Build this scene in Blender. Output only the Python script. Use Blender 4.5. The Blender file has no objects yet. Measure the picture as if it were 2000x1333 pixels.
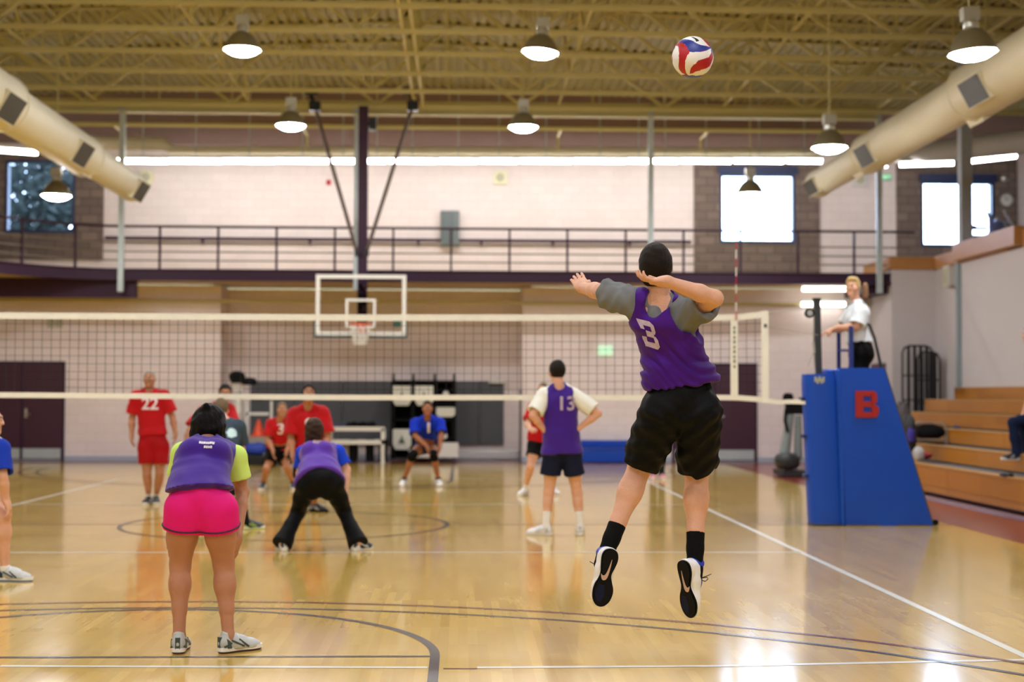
import bpy, bmesh, math, random
import numpy as np
from mathutils import Vector, Matrix
from mathutils.bvhtree import BVHTree
random.seed(7)
SC = bpy.context.scene
COL = SC.collection
PI = math.pi
# ------------------------------------------------------------------ camera
FPX = 2880.0
CAM = Vector((0.0, 0.0, 1.46))
cd = bpy.data.cameras.new('camera'); cam = bpy.data.objects.new('camera', cd); COL.objects.link(cam)
cd.sensor_width = 36.0; cd.lens = FPX / 2000 * 36.0
YAW = math.atan((1000 - 898) / FPX); PITCH = math.atan((771 - 666.5) / FPX); ROLL = 0.0035
cam.location = CAM
RM = Matrix.Rotation(-YAW, 3, 'Z') @ Matrix.Rotation(PI / 2 + PITCH, 3, 'X') @ Matrix.Rotation(ROLL, 3, 'Z')
cam.rotation_euler = RM.to_euler()
cd.dof.use_dof = True; cd.dof.focus_distance = 7.35; cd.dof.aperture_fstop = 1.9; cd.dof.aperture_blades = 0
cd.clip_end = 300
SC.camera = cam
# ------------------------------------------------------------------ world: overcast bright daylight outside the windows
w = bpy.data.worlds.new('World'); SC.world = w; w.use_nodes = True
bg = w.node_tree.nodes['Background']; bg.inputs[0].default_value = (0.52, 0.70, 1.0, 1); bg.inputs[1].default_value = 9.0
SC.view_settings.view_transform = 'Standard'; SC.view_settings.look = 'None'
SC.view_settings.gamma = 1.0; SC.view_settings.use_curve_mapping = False
SC.view_settings.exposure = 0.5
SC.cycles.max_bounces = 8; SC.cycles.diffuse_bounces = 5; SC.cycles.glossy_bounces = 4
SC.cycles.transparent_max_bounces = 16; SC.cycles.transmission_bounces = 6
SC.cycles.caustics_reflective = False; SC.cycles.caustics_refractive = False
SC.cycles.sample_clamp_indirect = 6.0
LAMP_E = 130.0; TUBE_E = 26.0

def P(px, py, Y):
    """world point seen at pixel (px,py) of the 2000x1333 photograph, on the plane y = Y"""
    d = RM @ Vector(((px - 1000) / FPX, -(py - 666.5) / FPX, -1.0))
    return CAM + d * (Y / d.y)
def FL(px, py):
    d = RM @ Vector(((px - 1000) / FPX, -(py - 666.5) / FPX, -1.0))
    return CAM + d * (-CAM.z / d.z)

# ------------------------------------------------------------------ materials
def lin(c):
    return tuple(((x / 12.92) if x <= 0.04045 else ((x + 0.055) / 1.055) ** 2.4) for x in c)
def hexc(h):
    return lin(tuple(int(h[i:i + 2], 16) / 255 for i in (0, 2, 4)))
MATS = {}
def mat(name, col, rough=0.6, metal=0.0, var=0.08, nscale=8.0, bump=0.0, bscale=60.0, coat=0.0, sss=0.0, sheen=0.0, spec=0.5):
    if name in MATS: return MATS[name]
    m = bpy.data.materials.new(name); m.use_nodes = True; nt = m.node_tree; n = nt.nodes; l = nt.links
    b = n['Principled BSDF']
    if isinstance(col, str): col = hexc(col)
    tc = n.new('ShaderNodeTexCoord'); no = n.new('ShaderNodeTexNoise'); no.inputs['Scale'].default_value = nscale
    no.inputs['Detail'].default_value = 4
    l.new(tc.outputs['Object'], no.inputs['Vector'])
    mr = n.new('ShaderNodeMapRange'); mr.inputs[3].default_value = 1 - var; mr.inputs[4].default_value = 1 + var
    l.new(no.outputs['Fac'], mr.inputs[0])
    mx = n.new('ShaderNodeVectorMath'); mx.operation = 'SCALE'; mx.inputs[0].default_value = col
    l.new(mr.outputs[0], mx.inputs['Scale']); l.new(mx.outputs[0], b.inputs['Base Color'])
    b.inputs['Roughness'].default_value = rough; b.inputs['Metallic'].default_value = metal
    if any(q in name for q in ('vest', 'jersey', 'tee', 'shorts', 'hair', 'sock', 'trousers', 'jeans', 'polo', 'black_rubber', 'sole_dark', 'sole_navy')): spec = .12
    b.inputs['Specular IOR Level'].default_value = spec
    b.inputs['Coat Weight'].default_value = coat
    if sss: b.inputs['Subsurface Weight'].default_value = sss; b.inputs['Subsurface Radius'].default_value = (.02, .008, .004); b.inputs['Subsurface Scale'].default_value = 0.5
    if sheen: b.inputs['Sheen Weight'].default_value = sheen; b.inputs['Sheen Roughness'].default_value = .5
    if bump:
        n2 = n.new('ShaderNodeTexNoise'); n2.inputs['Scale'].default_value = bscale; n2.inputs['Detail'].default_value = 3
        l.new(tc.outputs['Object'], n2.inputs['Vector'])
        bp = n.new('ShaderNodeBump'); bp.inputs['Strength'].default_value = bump; bp.inputs['Distance'].default_value = 0.01
        l.new(n2.outputs['Fac'], bp.inputs['Height']); l.new(bp.outputs[0], b.inputs['Normal'])
    MATS[name] = m; return m
def emat(name, col, strength):
    m = bpy.data.materials.new(name); m.use_nodes = True
    b = m.node_tree.nodes['Principled BSDF']; b.inputs['Base Color'].default_value = (.9, .9, .9, 1)
    b.inputs['Emission Color'].default_value = (*col, 1); b.inputs['Emission Strength'].default_value = strength
    MATS[name] = m; return m
def brickmat(name, c1, c2, mortar, bw, bh, ms, rough=0.8, axis='XZ', bump=.3, off=.5):
    m = bpy.data.materials.new(name); m.use_nodes = True; nt = m.node_tree; n = nt.nodes; l = nt.links
    b = n['Principled BSDF']; b.inputs['Roughness'].default_value = rough
    tc = n.new('ShaderNodeTexCoord'); sx = n.new('ShaderNodeSeparateXYZ'); cx = n.new('ShaderNodeCombineXYZ')
    l.new(tc.outputs['Object'], sx.inputs[0])
    l.new(sx.outputs[axis[0]], cx.inputs[0]); l.new(sx.outputs[axis[1]], cx.inputs[1])
    br = n.new('ShaderNodeTexBrick'); br.offset = off
    br.inputs['Scale'].default_value = 1; br.inputs['Brick Width'].default_value = bw; br.inputs['Row Height'].default_value = bh
    br.inputs['Mortar Size'].default_value = ms; br.inputs['Color1'].default_value = (*c1, 1); br.inputs['Color2'].default_value = (*c2, 1); br.inputs['Mortar'].default_value = (*mortar, 1)
    l.new(cx.outputs[0], br.inputs['Vector'])
    no = n.new('ShaderNodeTexNoise'); no.inputs['Scale'].default_value = 1.5; no.inputs['Detail'].default_value = 5; l.new(tc.outputs['Object'], no.inputs['Vector'])
    mr = n.new('ShaderNodeMapRange'); mr.inputs[3].default_value = .93; mr.inputs[4].default_value = 1.07; l.new(no.outputs['Fac'], mr.inputs[0])
    mx = n.new('ShaderNodeVectorMath'); mx.operation = 'SCALE'; l.new(br.outputs['Color'], mx.inputs[0]); l.new(mr.outputs[0], mx.inputs['Scale'])
    l.new(mx.outputs[0], b.inputs['Base Color'])
    if bump:
        bp = n.new('ShaderNodeBump'); bp.invert = True; bp.inputs['Strength'].default_value = bump; bp.inputs['Distance'].default_value = 0.01
        l.new(br.outputs['Fac'], bp.inputs['Height']); l.new(bp.outputs[0], b.inputs['Normal'])
    MATS[name] = m; return m
def floormat():
    m = bpy.data.materials.new('maple_floor'); m.use_nodes = True; nt = m.node_tree; n = nt.nodes; l = nt.links
    b = n['Principled BSDF']
    tc = n.new('ShaderNodeTexCoord'); sx = n.new('ShaderNodeSeparateXYZ'); cx = n.new('ShaderNodeCombineXYZ')
    l.new(tc.outputs['Object'], sx.inputs[0]); l.new(sx.outputs['Y'], cx.inputs[0]); l.new(sx.outputs['X'], cx.inputs[1])
    def brick(bw, bh, c1, c2, mo, off):
        br = n.new('ShaderNodeTexBrick'); br.offset = off; br.offset_frequency = 3; br.squash = 1
        br.inputs['Scale'].default_value = 1; br.inputs['Brick Width'].default_value = bw; br.inputs['Row Height'].default_value = bh
        br.inputs['Mortar Size'].default_value = 0.0; br.inputs['Mortar Smooth'].default_value = .5
        br.inputs['Color1'].default_value = (*c1, 1); br.inputs['Color2'].default_value = (*c2, 1); br.inputs['Mortar'].default_value = (*mo, 1)
        l.new(cx.outputs[0], br.inputs['Vector']); return br
    b1 = brick(.62, .057, hexc('DEBB60'), hexc('D2AC50'), hexc('B8963C'), .37)
    b2 = brick(1.31, .057, (.93, .93, .93), (1.05, 1.05, 1.05), (.9, .9, .9), .61)
    mu = n.new('ShaderNodeVectorMath'); mu.operation = 'MULTIPLY'; l.new(b1.outputs['Color'], mu.inputs[0]); l.new(b2.outputs['Color'], mu.inputs[1])
    st = n.new('ShaderNodeMapping'); st.inputs['Scale'].default_value = (40, 1.6, 1); l.new(tc.outputs['Object'], st.inputs['Vector'])
    no = n.new('ShaderNodeTexNoise'); no.inputs['Scale'].default_value = 1; no.inputs['Detail'].default_value = 6; l.new(st.outputs[0], no.inputs['Vector'])
    mr = n.new('ShaderNodeMapRange'); mr.inputs[3].default_value = .94; mr.inputs[4].default_value = 1.05; l.new(no.outputs['Fac'], mr.inputs[0])
    mx = n.new('ShaderNodeVectorMath'); mx.operation = 'SCALE'; l.new(mu.outputs[0], mx.inputs[0]); l.new(mr.outputs[0], mx.inputs['Scale'])
    l.new(mx.outputs[0], b.inputs['Base Color'])
    n3 = n.new('ShaderNodeTexNoise'); n3.inputs['Scale'].default_value = 1.2; n3.inputs['Detail'].default_value = 3; l.new(tc.outputs['Object'], n3.inputs['Vector'])
    m3 = n.new('ShaderNodeMapRange'); m3.inputs[3].default_value = .12; m3.inputs[4].default_value = .20; l.new(n3.outputs['Fac'], m3.inputs[0]); l.new(m3.outputs[0], b.inputs['Roughness'])
    b.inputs['IOR'].default_value = 1.5; b.inputs['Coat Weight'].default_value = .5; b.inputs['Coat Roughness'].default_value = .09
    n4 = n.new('ShaderNodeTexNoise'); n4.inputs['Scale'].default_value = 9; l.new(tc.outputs['Object'], n4.inputs['Vector'])
    bp = n.new('ShaderNodeBump'); bp.inputs['Strength'].default_value = .0; bp.inputs['Distance'].default_value = .003; l.new(n4.outputs['Fac'], bp.inputs['Height']); l.new(bp.outputs[0], b.inputs['Normal'])
    MATS['floor'] = m; return m

# ------------------------------------------------------------------ mesh helpers
def bx(bm, x0, x1, y0, y1, z0, z1):
    v = [bm.verts.new((x, y, z)) for x in (x0, x1) for y in (y0, y1) for z in (z0, z1)]
    for f in ((0, 1, 3, 2), (4, 6, 7, 5), (0, 4, 5, 1), (2, 3, 7, 6), (0, 2, 6, 4), (1, 5, 7, 3)):
        bm.faces.new([v[i] for i in f])
def frame_of(d):
    d = d.normalized(); a = Vector((0, 0, 1)) if abs(d.z) < .95 else Vector((1, 0, 0))
    s = d.cross(a).normalized(); return s, s.cross(d).normalized()
def bar(bm, a, b, w, h=None):
    a = Vector(a); b = Vector(b); h = h or w; s, u = frame_of(b - a)
    q = [s * (w / 2) + u * (h / 2), -s * (w / 2) + u * (h / 2), -s * (w / 2) - u * (h / 2), s * (w / 2) - u * (h / 2)]
    A = [bm.verts.new(a + k) for k in q]; B = [bm.verts.new(b + k) for k in q]
    for i in range(4): bm.faces.new((A[i], A[(i + 1) % 4], B[(i + 1) % 4], B[i]))
    bm.faces.new(A[::-1]); bm.faces.new(B)
def tube(bm, pts, r, n=10, closed=False, caps=True):
    pts = [Vector(p) for p in pts]; rings = []; N = len(pts); ps = None
    for i, p in enumerate(pts):
        if closed: d = pts[(i + 1) % N] - pts[i - 1]
        else: d = pts[min(i + 1, N - 1)] - pts[max(i - 1, 0)]
        if ps is None: s, u = frame_of(d)
        else:
            d.normalize(); s = (ps - d * ps.dot(d)).normalized(); u = s.cross(d)
        ps = s; rr = r[i] if isinstance(r, (list, tuple)) else r
        rings.append([bm.verts.new(p + (s * math.cos(2 * PI * k / n) + u * math.sin(2 * PI * k / n)) * rr) for k in range(n)])
    for i in range(N if closed else N - 1):
        A = rings[i]; B = rings[(i + 1) % N]
        for k in range(n): bm.faces.new((A[k], A[(k + 1) % n], B[(k + 1) % n], B[k]))
    if caps and not closed: bm.faces.new(rings[0][::-1]); bm.faces.new(rings[-1])
def lathe(bm, prof, c=(0, 0, 0), n=24, axis='Z', caps=False):
    c = Vector(c); rings = []
    for r, z in prof:
        ring = []
        for k in range(n):
            a = 2 * PI * k / n; x, y = r * math.cos(a), r * math.sin(a)
            ring.append(bm.verts.new(c + (Vector((x, y, z)) if axis == 'Z' else Vector((x, z, y)) if axis == 'Y' else Vector((z, x, y)))))
        rings.append(ring)
    for A, B in zip(rings, rings[1:]):
        for k in range(n): bm.faces.new((A[k], A[(k + 1) % n], B[(k + 1) % n], B[k]))
    if caps: bm.faces.new(rings[0]); bm.faces.new(rings[-1][::-1])
def prism(bm, poly, dvec):
    """poly: list of 3D points, extruded by dvec"""
    d = Vector(dvec); A = [bm.verts.new(Vector(p)) for p in poly]; B = [bm.verts.new(Vector(p) + d) for p in poly]; n = len(poly)
    for i in range(n): bm.faces.new((A[i], A[(i + 1) % n], B[(i + 1) % n], B[i]))
    bm.faces.new(A[::-1]); bm.faces.new(B)
def link_mesh(name, me, m, parent=None, smooth=False, own_origin=True):
    if m is not None and not me.materials: me.materials.append(m)
    if smooth:
        me.polygons.foreach_set('use_smooth', [True] * len(me.polygons))
    o = bpy.data.objects.new(name, me); COL.objects.link(o)
    if parent is not None:
        o.parent = parent
        off = WORLD.get(parent.name, Vector((0, 0, 0)))
        me.transform(Matrix.Translation(-off)); WORLD[o.name] = off
    elif own_origin and len(me.vertices):
        co = np.empty(len(me.vertices) * 3, np.float32); me.vertices.foreach_get('co', co); co = co.reshape(-1, 3)
        c = Vector(((co[:, 0].min() + co[:, 0].max()) / 2, (co[:, 1].min() + co[:, 1].max()) / 2, co[:, 2].min()))
        c = Vector([float(round(x, 4)) for x in c])
        me.transform(Matrix.Translation(-c)); o.location = c; WORLD[o.name] = c
    else: WORLD[o.name] = Vector((0, 0, 0))
    return o
WORLD = {}
def obj(name, bm, m, parent=None, smooth=False, bevel=0, own_origin=True):
    bmesh.ops.recalc_face_normals(bm, faces=bm.faces[:])
    if bevel: bmesh.ops.bevel(bm, geom=bm.edges[:], offset=bevel, segments=2, affect='EDGES', profile=.6, clamp_overlap=True)
    me = bpy.data.meshes.new(name); bm.to_mesh(me); bm.free()
    o = link_mesh(name, me, m, parent, smooth, own_origin)
    if smooth:
        try: me.set_sharp_from_angle(angle=math.radians(40))
        except Exception: pass
    return o
def tag(o, label=None, cat=None, group=None, kind=None):
    if label: o['label'] = label
    if cat: o['category'] = cat
    if group: o['group'] = group
    if kind: o['kind'] = kind
    return o
def thing(name, loc, label, cat, group=None):
    o = bpy.data.objects.new(name, None); COL.objects.link(o); o.location = loc; o.empty_display_size = .1
    WORLD[o.name] = Vector(loc); return tag(o, label, cat, group)
def struct(name, bm, m, smooth=False, bevel=0):
    o = obj(name, bm, m, None, smooth, bevel, own_origin=False); o['kind'] = 'structure'; return o
def NB(): return bmesh.new()
def dup(root, loc, label=None, group=None, rotz=None):
    r = root.copy(); COL.objects.link(r); r.location = loc; WORLD[r.name] = Vector(loc)
    if rotz is not None: r.rotation_euler[2] = rotz
    if label: r['label'] = label
    if group: r['group'] = group
    for ch in list(root.children):
        c = ch.copy(); COL.objects.link(c); c.parent = r
        for g in list(ch.children):
            d = g.copy(); COL.objects.link(d); d.parent = c
    return r
# ------------------------------------------------------------------ palette
M_floor = floormat()
M_wallpink = brickmat('pink_block_wall', hexc('EBE0E0'), hexc('E7DCDC'), hexc('DCD0D0'), .4, .2, .006, .75)
M_wallside = mat('side_wall_paint', 'C4BEC0', .8, var=.03, nscale=3, bump=.1, bscale=150)
M_brick = brickmat('brown_block', hexc('82726A'), hexc('6E605A'), hexc('5A4C48'), .4, .2, .012, .85)
M_cream = mat('cream_paint', 'C2B980', .55, var=.06, nscale=2)
M_deckc = mat('roof_deck_paint', 'A69F70', .6, var=.06, nscale=2)
M_dark = mat('flute_gap_dark', '12110c', .95)  # near-black standing in for the unlit gaps of the deck flutes
M_upper = mat('upper_wall_painted_shade', '8E7672', .85, var=.04)
M_purple = mat('plum_steel', '3E2A3C', .45, var=.06)
M_maroon = mat('maroon_door', '3E1A30', .45, var=.05)
M_steel = mat('galvanised_steel', 'B9C4C6', .45, metal=.25, var=.1)
M_alu = mat('aluminium', 'C9CBC8', .3, metal=.9)
M_white = mat('white_paint', 'E6E6E2', .5, var=.03)
M_black = mat('black_rubber', '121214', .7)
M_blackm = mat('black_metal', '17181A', .4, metal=.3)
M_grey = mat('grey_pad', '53565C', .7, var=.05)
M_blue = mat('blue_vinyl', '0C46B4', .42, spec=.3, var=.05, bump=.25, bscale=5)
M_red = mat('red_paint', 'B01420', .5)
M_glass = bpy.data.materials.new('clear_glass'); M_glass.use_nodes = True
_b = M_glass.node_tree.nodes['Principled BSDF']; _b.inputs['Transmission Weight'].default_value = 1; _b.inputs['Roughness'].default_value = 0; _b.inputs['IOR'].default_value = 1.03; _b.inputs['Base Color'].default_value = (.97, .98, 1, 1)
M_duct = mat('duct_fabric', 'D2CCB4', .6, var=.04, nscale=2)
M_grille = mat('grille_dark', '3C382A', .6)
M_tube = emat('fluorescent_glow', (1, .98, .96), TUBE_E)
M_lens = emat('lamp_glow', (.97, .98, 1.0), LAMP_E)
M_apron = mat('maroon_floor_border', '7C2E24', .22, var=.06)
M_oak = brickmat('bleacher_wood', hexc('B27220'), hexc('965A14'), hexc('7C4C12'), 1.4, .5, .0, .35, axis='YZ', bump=0)
M_cap = mat('cap_wood', 'AE7C48', .4, var=.12, nscale=4)
M_lblack = mat('line_black', '2A2C38', .2, var=.1)
M_lwhite = mat('line_white', 'E4E4DA', .2, var=.05)
M_lmaroon = mat('line_maroon', '6A2A30', .2, var=.1)

ZR = 8.54; XR = -1.4; SL = .038   # roof ridge height, ridge position, slope
def roofz(x): return ZR + .15 - SL * abs(x - XR)
XL, XRW, YB, YF = -13.5, 16.0, -4.0, 34.5
# ------------------------------------------------------------------ floor
bm = NB(); bx(bm, XL, XRW, YB, YF + .3, -.2, 0); floor = struct('floor', bm, M_floor)
def floor_piece(name, bm, m):
    return obj(name, bm, m, floor)
def strip(bm, a, b, w, z=.0015):
    a = Vector((a[0], a[1], 0)); b = Vector((b[0], b[1], 0)); d = (b - a).normalized(); s = Vector((-d.y, d.x, 0)) * (w / 2)
    q = [bm.verts.new(p + Vector((0, 0, z))) for p in (a + s, a - s, b - s, b + s)]; bm.faces.new(q)
def arc(bm, c, r, w, a0, a1, z=.002, n=90):
    prev = None
    for i in range(n + 1):
        a = a0 + (a1 - a0) * i / n
        p = bm.verts.new((c[0] + (r - w / 2) * math.cos(a), c[1] + (r - w / 2) * math.sin(a), z)); q = bm.verts.new((c[0] + (r + w / 2) * math.cos(a), c[1] + (r + w / 2) * math.sin(a), z))
        if prev: bm.faces.new((prev[0], prev[1], q, p))
        prev = (p, q)
bm = NB(); bx(bm, 5.58, 9.9, YB, 34.4, 0, .001); bx(bm, XL, 5.58, 31.0, 34.4, 0, .001); floor_piece('maroon_border', bm, M_apron)
NETY = 16.6; BXc = -1.93
VXl, VXr = -5.78, 3.18
bm = NB(); strip(bm, (VXr, 7.85), (VXr, 25.4), .06); strip(bm, (VXl, 7.85), (VXl, 25.4), .06)
floor_piece('volleyball_sideline', bm, M_lwhite)
bm = NB(); a = FL(0, 1302); b = FL(835, 1305); c = FL(932, 1305); d = FL(1400, 1302); e = FL(2040, 1289)
strip(bm, a, b, .05); strip(bm, c, d, .05); strip(bm, d, e, .05); strip(bm, (VXl, 25.5), (VXr, 25.5), .06); floor_piece('volleyball_baseline', bm, M_lwhite)
bm = NB(); strip(bm, FL(866, 1307), FL(932, 1307), .03, .0012); floor_piece('service_mark', bm, M_lmaroon)
bm = NB(); strip(bm, (VXl, 13.68), (VXr, 13.68), .05); strip(bm, (VXl, 19.6), (VXr, 19.6), .05); floor_piece('attack_line', bm, M_lwhite)
bm = NB(); strip(bm, (-9.5, NETY), (5.58, NETY), .05, .0012); strip(bm, (-2.6, NETY), (-1.2, NETY), .09, .0024)
floor_piece('centre_line', bm, M_lmaroon)
bm = NB(); arc(bm, (BXc, NETY), 1.80, .05, 0, 2 * PI)
for s in (1, -1):
    yb = NETY - s * 12.5; yf = NETY - s * 8.32
    arc(bm, (BXc, yf), 1.80, .055, 0 if s > 0 else PI, PI if s > 0 else 2 * PI)
    strip(bm, (BXc - 1.8, yf), (BXc + 1.8, yf), .045, .0018)
    for k in (1, -1): strip(bm, (BXc + k * 1.8, yf), (BXc + k * 1.8, yb - s * 1.6), .055, .002)
    arc(bm, (BXc, yb), 6.06, .045, 0 if s > 0 else PI, PI if s > 0 else 2 * PI, .0026)
floor_piece('basketball_markings', bm, M_lblack)
bm = NB()
for s in (1, -1): arc(bm, (BXc, NETY - s * 12.5), 6.36, .045, 0 if s > 0 else PI, PI if s > 0 else 2 * PI, .003)
floor_piece('three_point_arc', bm, M_lmaroon)
# ------------------------------------------------------------------ walls
YS, YC, YD = 32.0, 33.1, 30.4   # lower side walls, lower centre wall, deck front
ZS, ZD = 3.79, 3.98
X430 = P(430, 700, YS).x; X1020 = P(1020, 700, YS).x
bm = NB(); bx(bm, XL, X430, YS, YS + .25, 0, ZS); bx(bm, X430, X1020, YC, YC + .25, 0, ZS); bx(bm, X1020, 9.2, YS, YS + .25, 0, ZS)
bx(bm, X430 - .25, X430, YS + .25, YC + .25, 0, ZS); bx(bm, X1020, X1020 + .25, YS + .25, YC + .25, 0, ZS)
struct('wall_back', bm, M_wallpink)
bm = NB(); bx(bm, XL, X430, YS - .03, YS, 0, .11); bx(bm, X430, X1020, YC - .03, YC, 0, .11); bx(bm, X1020, 8.97, YS - .03, YS, 0, .11)
struct('baseboard_back', bm, mat('baseboard_vinyl', 'A9B4C2', .3))
# upper back wall with three window openings
WINS = [(P(12, 390, YF).x, P(148, 390, YF).x, 5.17, 6.86), (P(1405, 400, YF).x, P(1552, 400, YF).x, 5.05, 6.70), (P(1797, 400, YF).x, P(1940, 400, YF).x, 5.00, 6.56)]
bm = NB(); x = XL
for (a, b, z0, z1) in WINS:
    bx(bm, x, a, YF, YF + .3, ZD, 9.2); bx(bm, a, b, YF, YF + .3, ZD, z0); bx(bm, a, b, YF, YF + .3, z1, 9.2); x = b
bx(bm, x, XRW, YF, YF + .3, ZD, 9.2)
struct('wall_back_upper', bm, M_wallpink)
# brown block cladding around the windows
def clad(bm, xa, xb, z0, z1, win):
    a, b, w0, w1 = win; y0, y1 = YF - .06, YF
    bx(bm, xa, a, y0, y1, z0, z1); bx(bm, b, xb, y0, y1, z0, z1); bx(bm, a, b, y0, y1, z0, w0); bx(bm, a, b, y0, y1, w1, z1)
bm = NB()
clad(bm, XL, P(203, 400, YF).x, 4.55, 7.1, WINS[0])
clad(bm, P(1355, 400, YF).x, P(1600, 400, YF).x, 4.3, 7.25, WINS[1])
clad(bm, P(1750, 400, YF).x, P(1985, 400, YF).x, 4.4, 7.1, WINS[2])
struct('wall_back_brick_panels', bm, M_brick)
bm = NB(); bx(bm, XL, XRW, YF - .05, YF, 7.26, 9.0); struct('wall_back_shade_band', bm, M_upper)  # darker sheet: the shade on the wall top is put into its colour
M_frame = mat('window_frame_paint', '24305A', .5)
for i, (a, b, z0, z1) in enumerate(WINS):
    bm = NB(); f = .06
    bx(bm, a, a + f, YF - .08, YF + .1, z0, z1); bx(bm, b - f, b, YF - .08, YF + .1, z0, z1); bx(bm, a + f, b - f, YF - .08, YF + .1, z0, z0 + f); bx(bm, a + f, b - f, YF - .08, YF + .1, z1 - f, z1)
    if i: bx(bm, a - .05, b + .05, YF - .16, YF - .08, z1 - .02, z1 + .16)
    wf = struct('window_%d' % (i + 1), bm, M_frame)
    bm = NB(); bx(bm, a + f, b - f, YF + .02, YF + .03, z0 + f, z1 - f); obj('pane', bm, M_glass, wf)
bm = NB(); bx(bm, XL - .25, XL, YB, YF + .3, 0, 9.2); struct('wall_left', bm, M_wallside)
bm = NB(); bx(bm, XL, XRW, YB - .25, YB, 0, 9.2); struct('wall_front', bm, M_wallside)
bm = NB(); bx(bm, 9.9, 10.15, YB, 30.3, 0, 4.09); struct('wall_right', bm, M_wallside)
bm = NB(); bx(bm, 8.97, 10.15, 30.3, 32.2, 0, 4.09); struct('wall_right_end', bm, M_wallside)
bm = NB(); bx(bm, XRW, XRW + .25, YB, YF + .3, 0, 9.2); struct('wall_right_upper', bm, mat('upper_right_wall_blue_cast', 'A9A2B0', .8))  # bluish daylight cast is put into the wall colour
# wood cap on the side wall
bm = NB()
bx(bm, 9.84, 10.2, 26.15, 30.3, 4.09, 4.36); bx(bm, 9.72, 10.2, 25.5, 28.75, 4.12, 4.46); bx(bm, 9.86, 10.2, YB, 25.5, 4.09, 4.4)
bx(bm, 8.90, 10.2, 30.24, 32.2, 4.09, 4.35)
struct('trim_1', bm, M_cap, bevel=.01)
bm = NB(); bx(bm, 10.15, XRW, YB, 30.3, 3.8, 3.98); bx(bm, 10.15, XRW, 30.3, YF, 3.8, 3.98); bx(bm, 8.97, 10.15, 32.2, YF, 3.8, 3.98); struct('floor_upper_right', bm, M_wallside)
# doors
def double_door(n, x0, x1, y, z1, lab_side=1):
    bm = NB(); f = .05
    bx(bm, x0, x0 + f, y - .05, y, 0, z1); bx(bm, x1 - f, x1, y - .05, y, 0, z1); bx(bm, x0 + f, x1 - f, y - .05, y, z1 - f, z1)
    d = struct('door_%d' % n, bm, M_purple); xm = x0 + (x1 - x0) * lab_side
    for (a, b) in ((x0 + f, xm - .004), (xm + .004, x1 - f)):
        bm = NB(); bx(bm, a, b, y - .04, y - .002, .03, z1 - f); lf = obj('door_leaf', bm, M_maroon, d)
        bm = NB(); bx(bm, a + .02, b - .02, y - .046, y - .04, .05, .27); obj('kick_plate', bm, M_steel, lf)
    bm = NB(); bx(bm, xm - .028, xm + .028, y - .055, y - .04, .03, z1 - f); obj('centre_post', bm, M_purple, d)
    bm = NB(); bx(bm, xm + .07, xm + .12, y - .06, y - .04, .93, 1.12); tube(bm, [(xm + .095, y - .06, 1.0), (xm + .095, y - .1, 1.0), (xm + .2, y - .1, 1.0)], .012, 8); obj('handle', bm, M_alu, d)
    return d
dz = P(0, 706, YS).z
double_door(1, P(-62, 800, YS).x, P(127, 800, YS).x, YS - .005, dz, .56)
double_door(2, P(1312, 800, YS).x, P(1478, 800, YS).x, YS - .005, P(1440, 710, YS).z, .5)
bm = NB(); bx(bm, 8.93, 8.97, 30.75, 31.75, 0, 2.15); struct('door_3', bm, M_maroon)
# ------------------------------------------------------------------ roof deck (fluted) + soffits
bm = NB(); pitch = .19; prof = []
x = XL
while x < XRW:
    prof += [(x, 0), (x + .11, 0), (x + .12, .04), (x + .18, .04)]; x += pitch
A = [bm.verts.new((px_, YB, roofz(px_) + pz)) for px_, pz in prof]; B = [bm.verts.new((px_, YF + .3, roofz(px_) + pz)) for px_, pz in prof]
for i in range(len(prof) - 1): bm.faces.new((A[i], A[i + 1], B[i + 1], B[i]))
struct('ceiling', bm, M_deckc)
# joists with web and dark strips that paint the shade in the deck flutes
ZB = 7.34
def make_joist(Y, first):
    x0, x1 = XL + .02, 13.0
    t = thing('roof_joist', (XR, Y, ZB), 'cream steel roof truss crossing the hall, ' + first, 'roof truss', 'cream trusses under the roof deck')
    bm = NB(); bar(bm, (x0, Y, ZB), (x1, Y, ZB), .10, .05); bar(bm, (x0, Y, ZB - .03), (x1, Y, ZB - .03), .03, .05); obj('bottom_chord', bm, M_cream, t)
    bm = NB()
    for a, b in ((x0, XR), (XR, x1)): bar(bm, (a, Y, roofz(a) - .03), (b, Y, roofz(b) - .03), .10, .05)
    obj('top_chord', bm, M_cream, t)
    bm = NB(); n = 9; L = (x1 - x0) / n
    for i in range(n):
        a = x0 + i * L; m = a + L / 2
        bar(bm, (a, Y, ZB + .02), (m, Y, roofz(m) - .05), .07, .06); bar(bm, (m, Y, roofz(m) - .05), (a + L, Y, ZB + .02), .07, .06)
        bar(bm, (a, Y, ZB + .02), (a, Y, roofz(a) - .05), .03, .03); bar(bm, (m, Y, ZB + .02), (m, Y, roofz(m) - .05), .03, .03)
    obj('web', bm, M_cream, t)
    bm = NB(); x = XL
    pf = []
    while x < XRW - .2:
        z = roofz(x + .13); e = -.003 if random.random() < .12 else .038
        pf += [(x + .115, z - .004), (x + .115, z + e), (x + .185, z + e), (x + .185, z - .004)]; x += pitch
    pf = pf + [(x_, z_ - .006) for x_, z_ in reversed(pf) if True]
    prism(bm, [(a_, Y - .045, b_) for a_, b_ in pf[:len(pf) // 2]] + [(pf[len(pf) // 2 - 1][0], Y - .045, roofz(x) - .012), (XR, Y - .045, roofz(XR) - .012), (XL + .095, Y - .045, roofz(XL) - .012)], (0, .025, 0)); bmesh.ops.triangulate(bm, faces=bm.faces[:])
    obj('flute_gap_shade', bm, M_dark, t)
    return t
names = ['last before the plum walkway', 'second out from the walkway', 'third out from the walkway', 'fourth out from the walkway', 'fifth out from the walkway', 'sixth out from the walkway', 'seventh out from the walkway', 'eighth out from the walkway']
for k in range(8): make_joist(30.0 - 1.58 * k, names[k])
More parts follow.
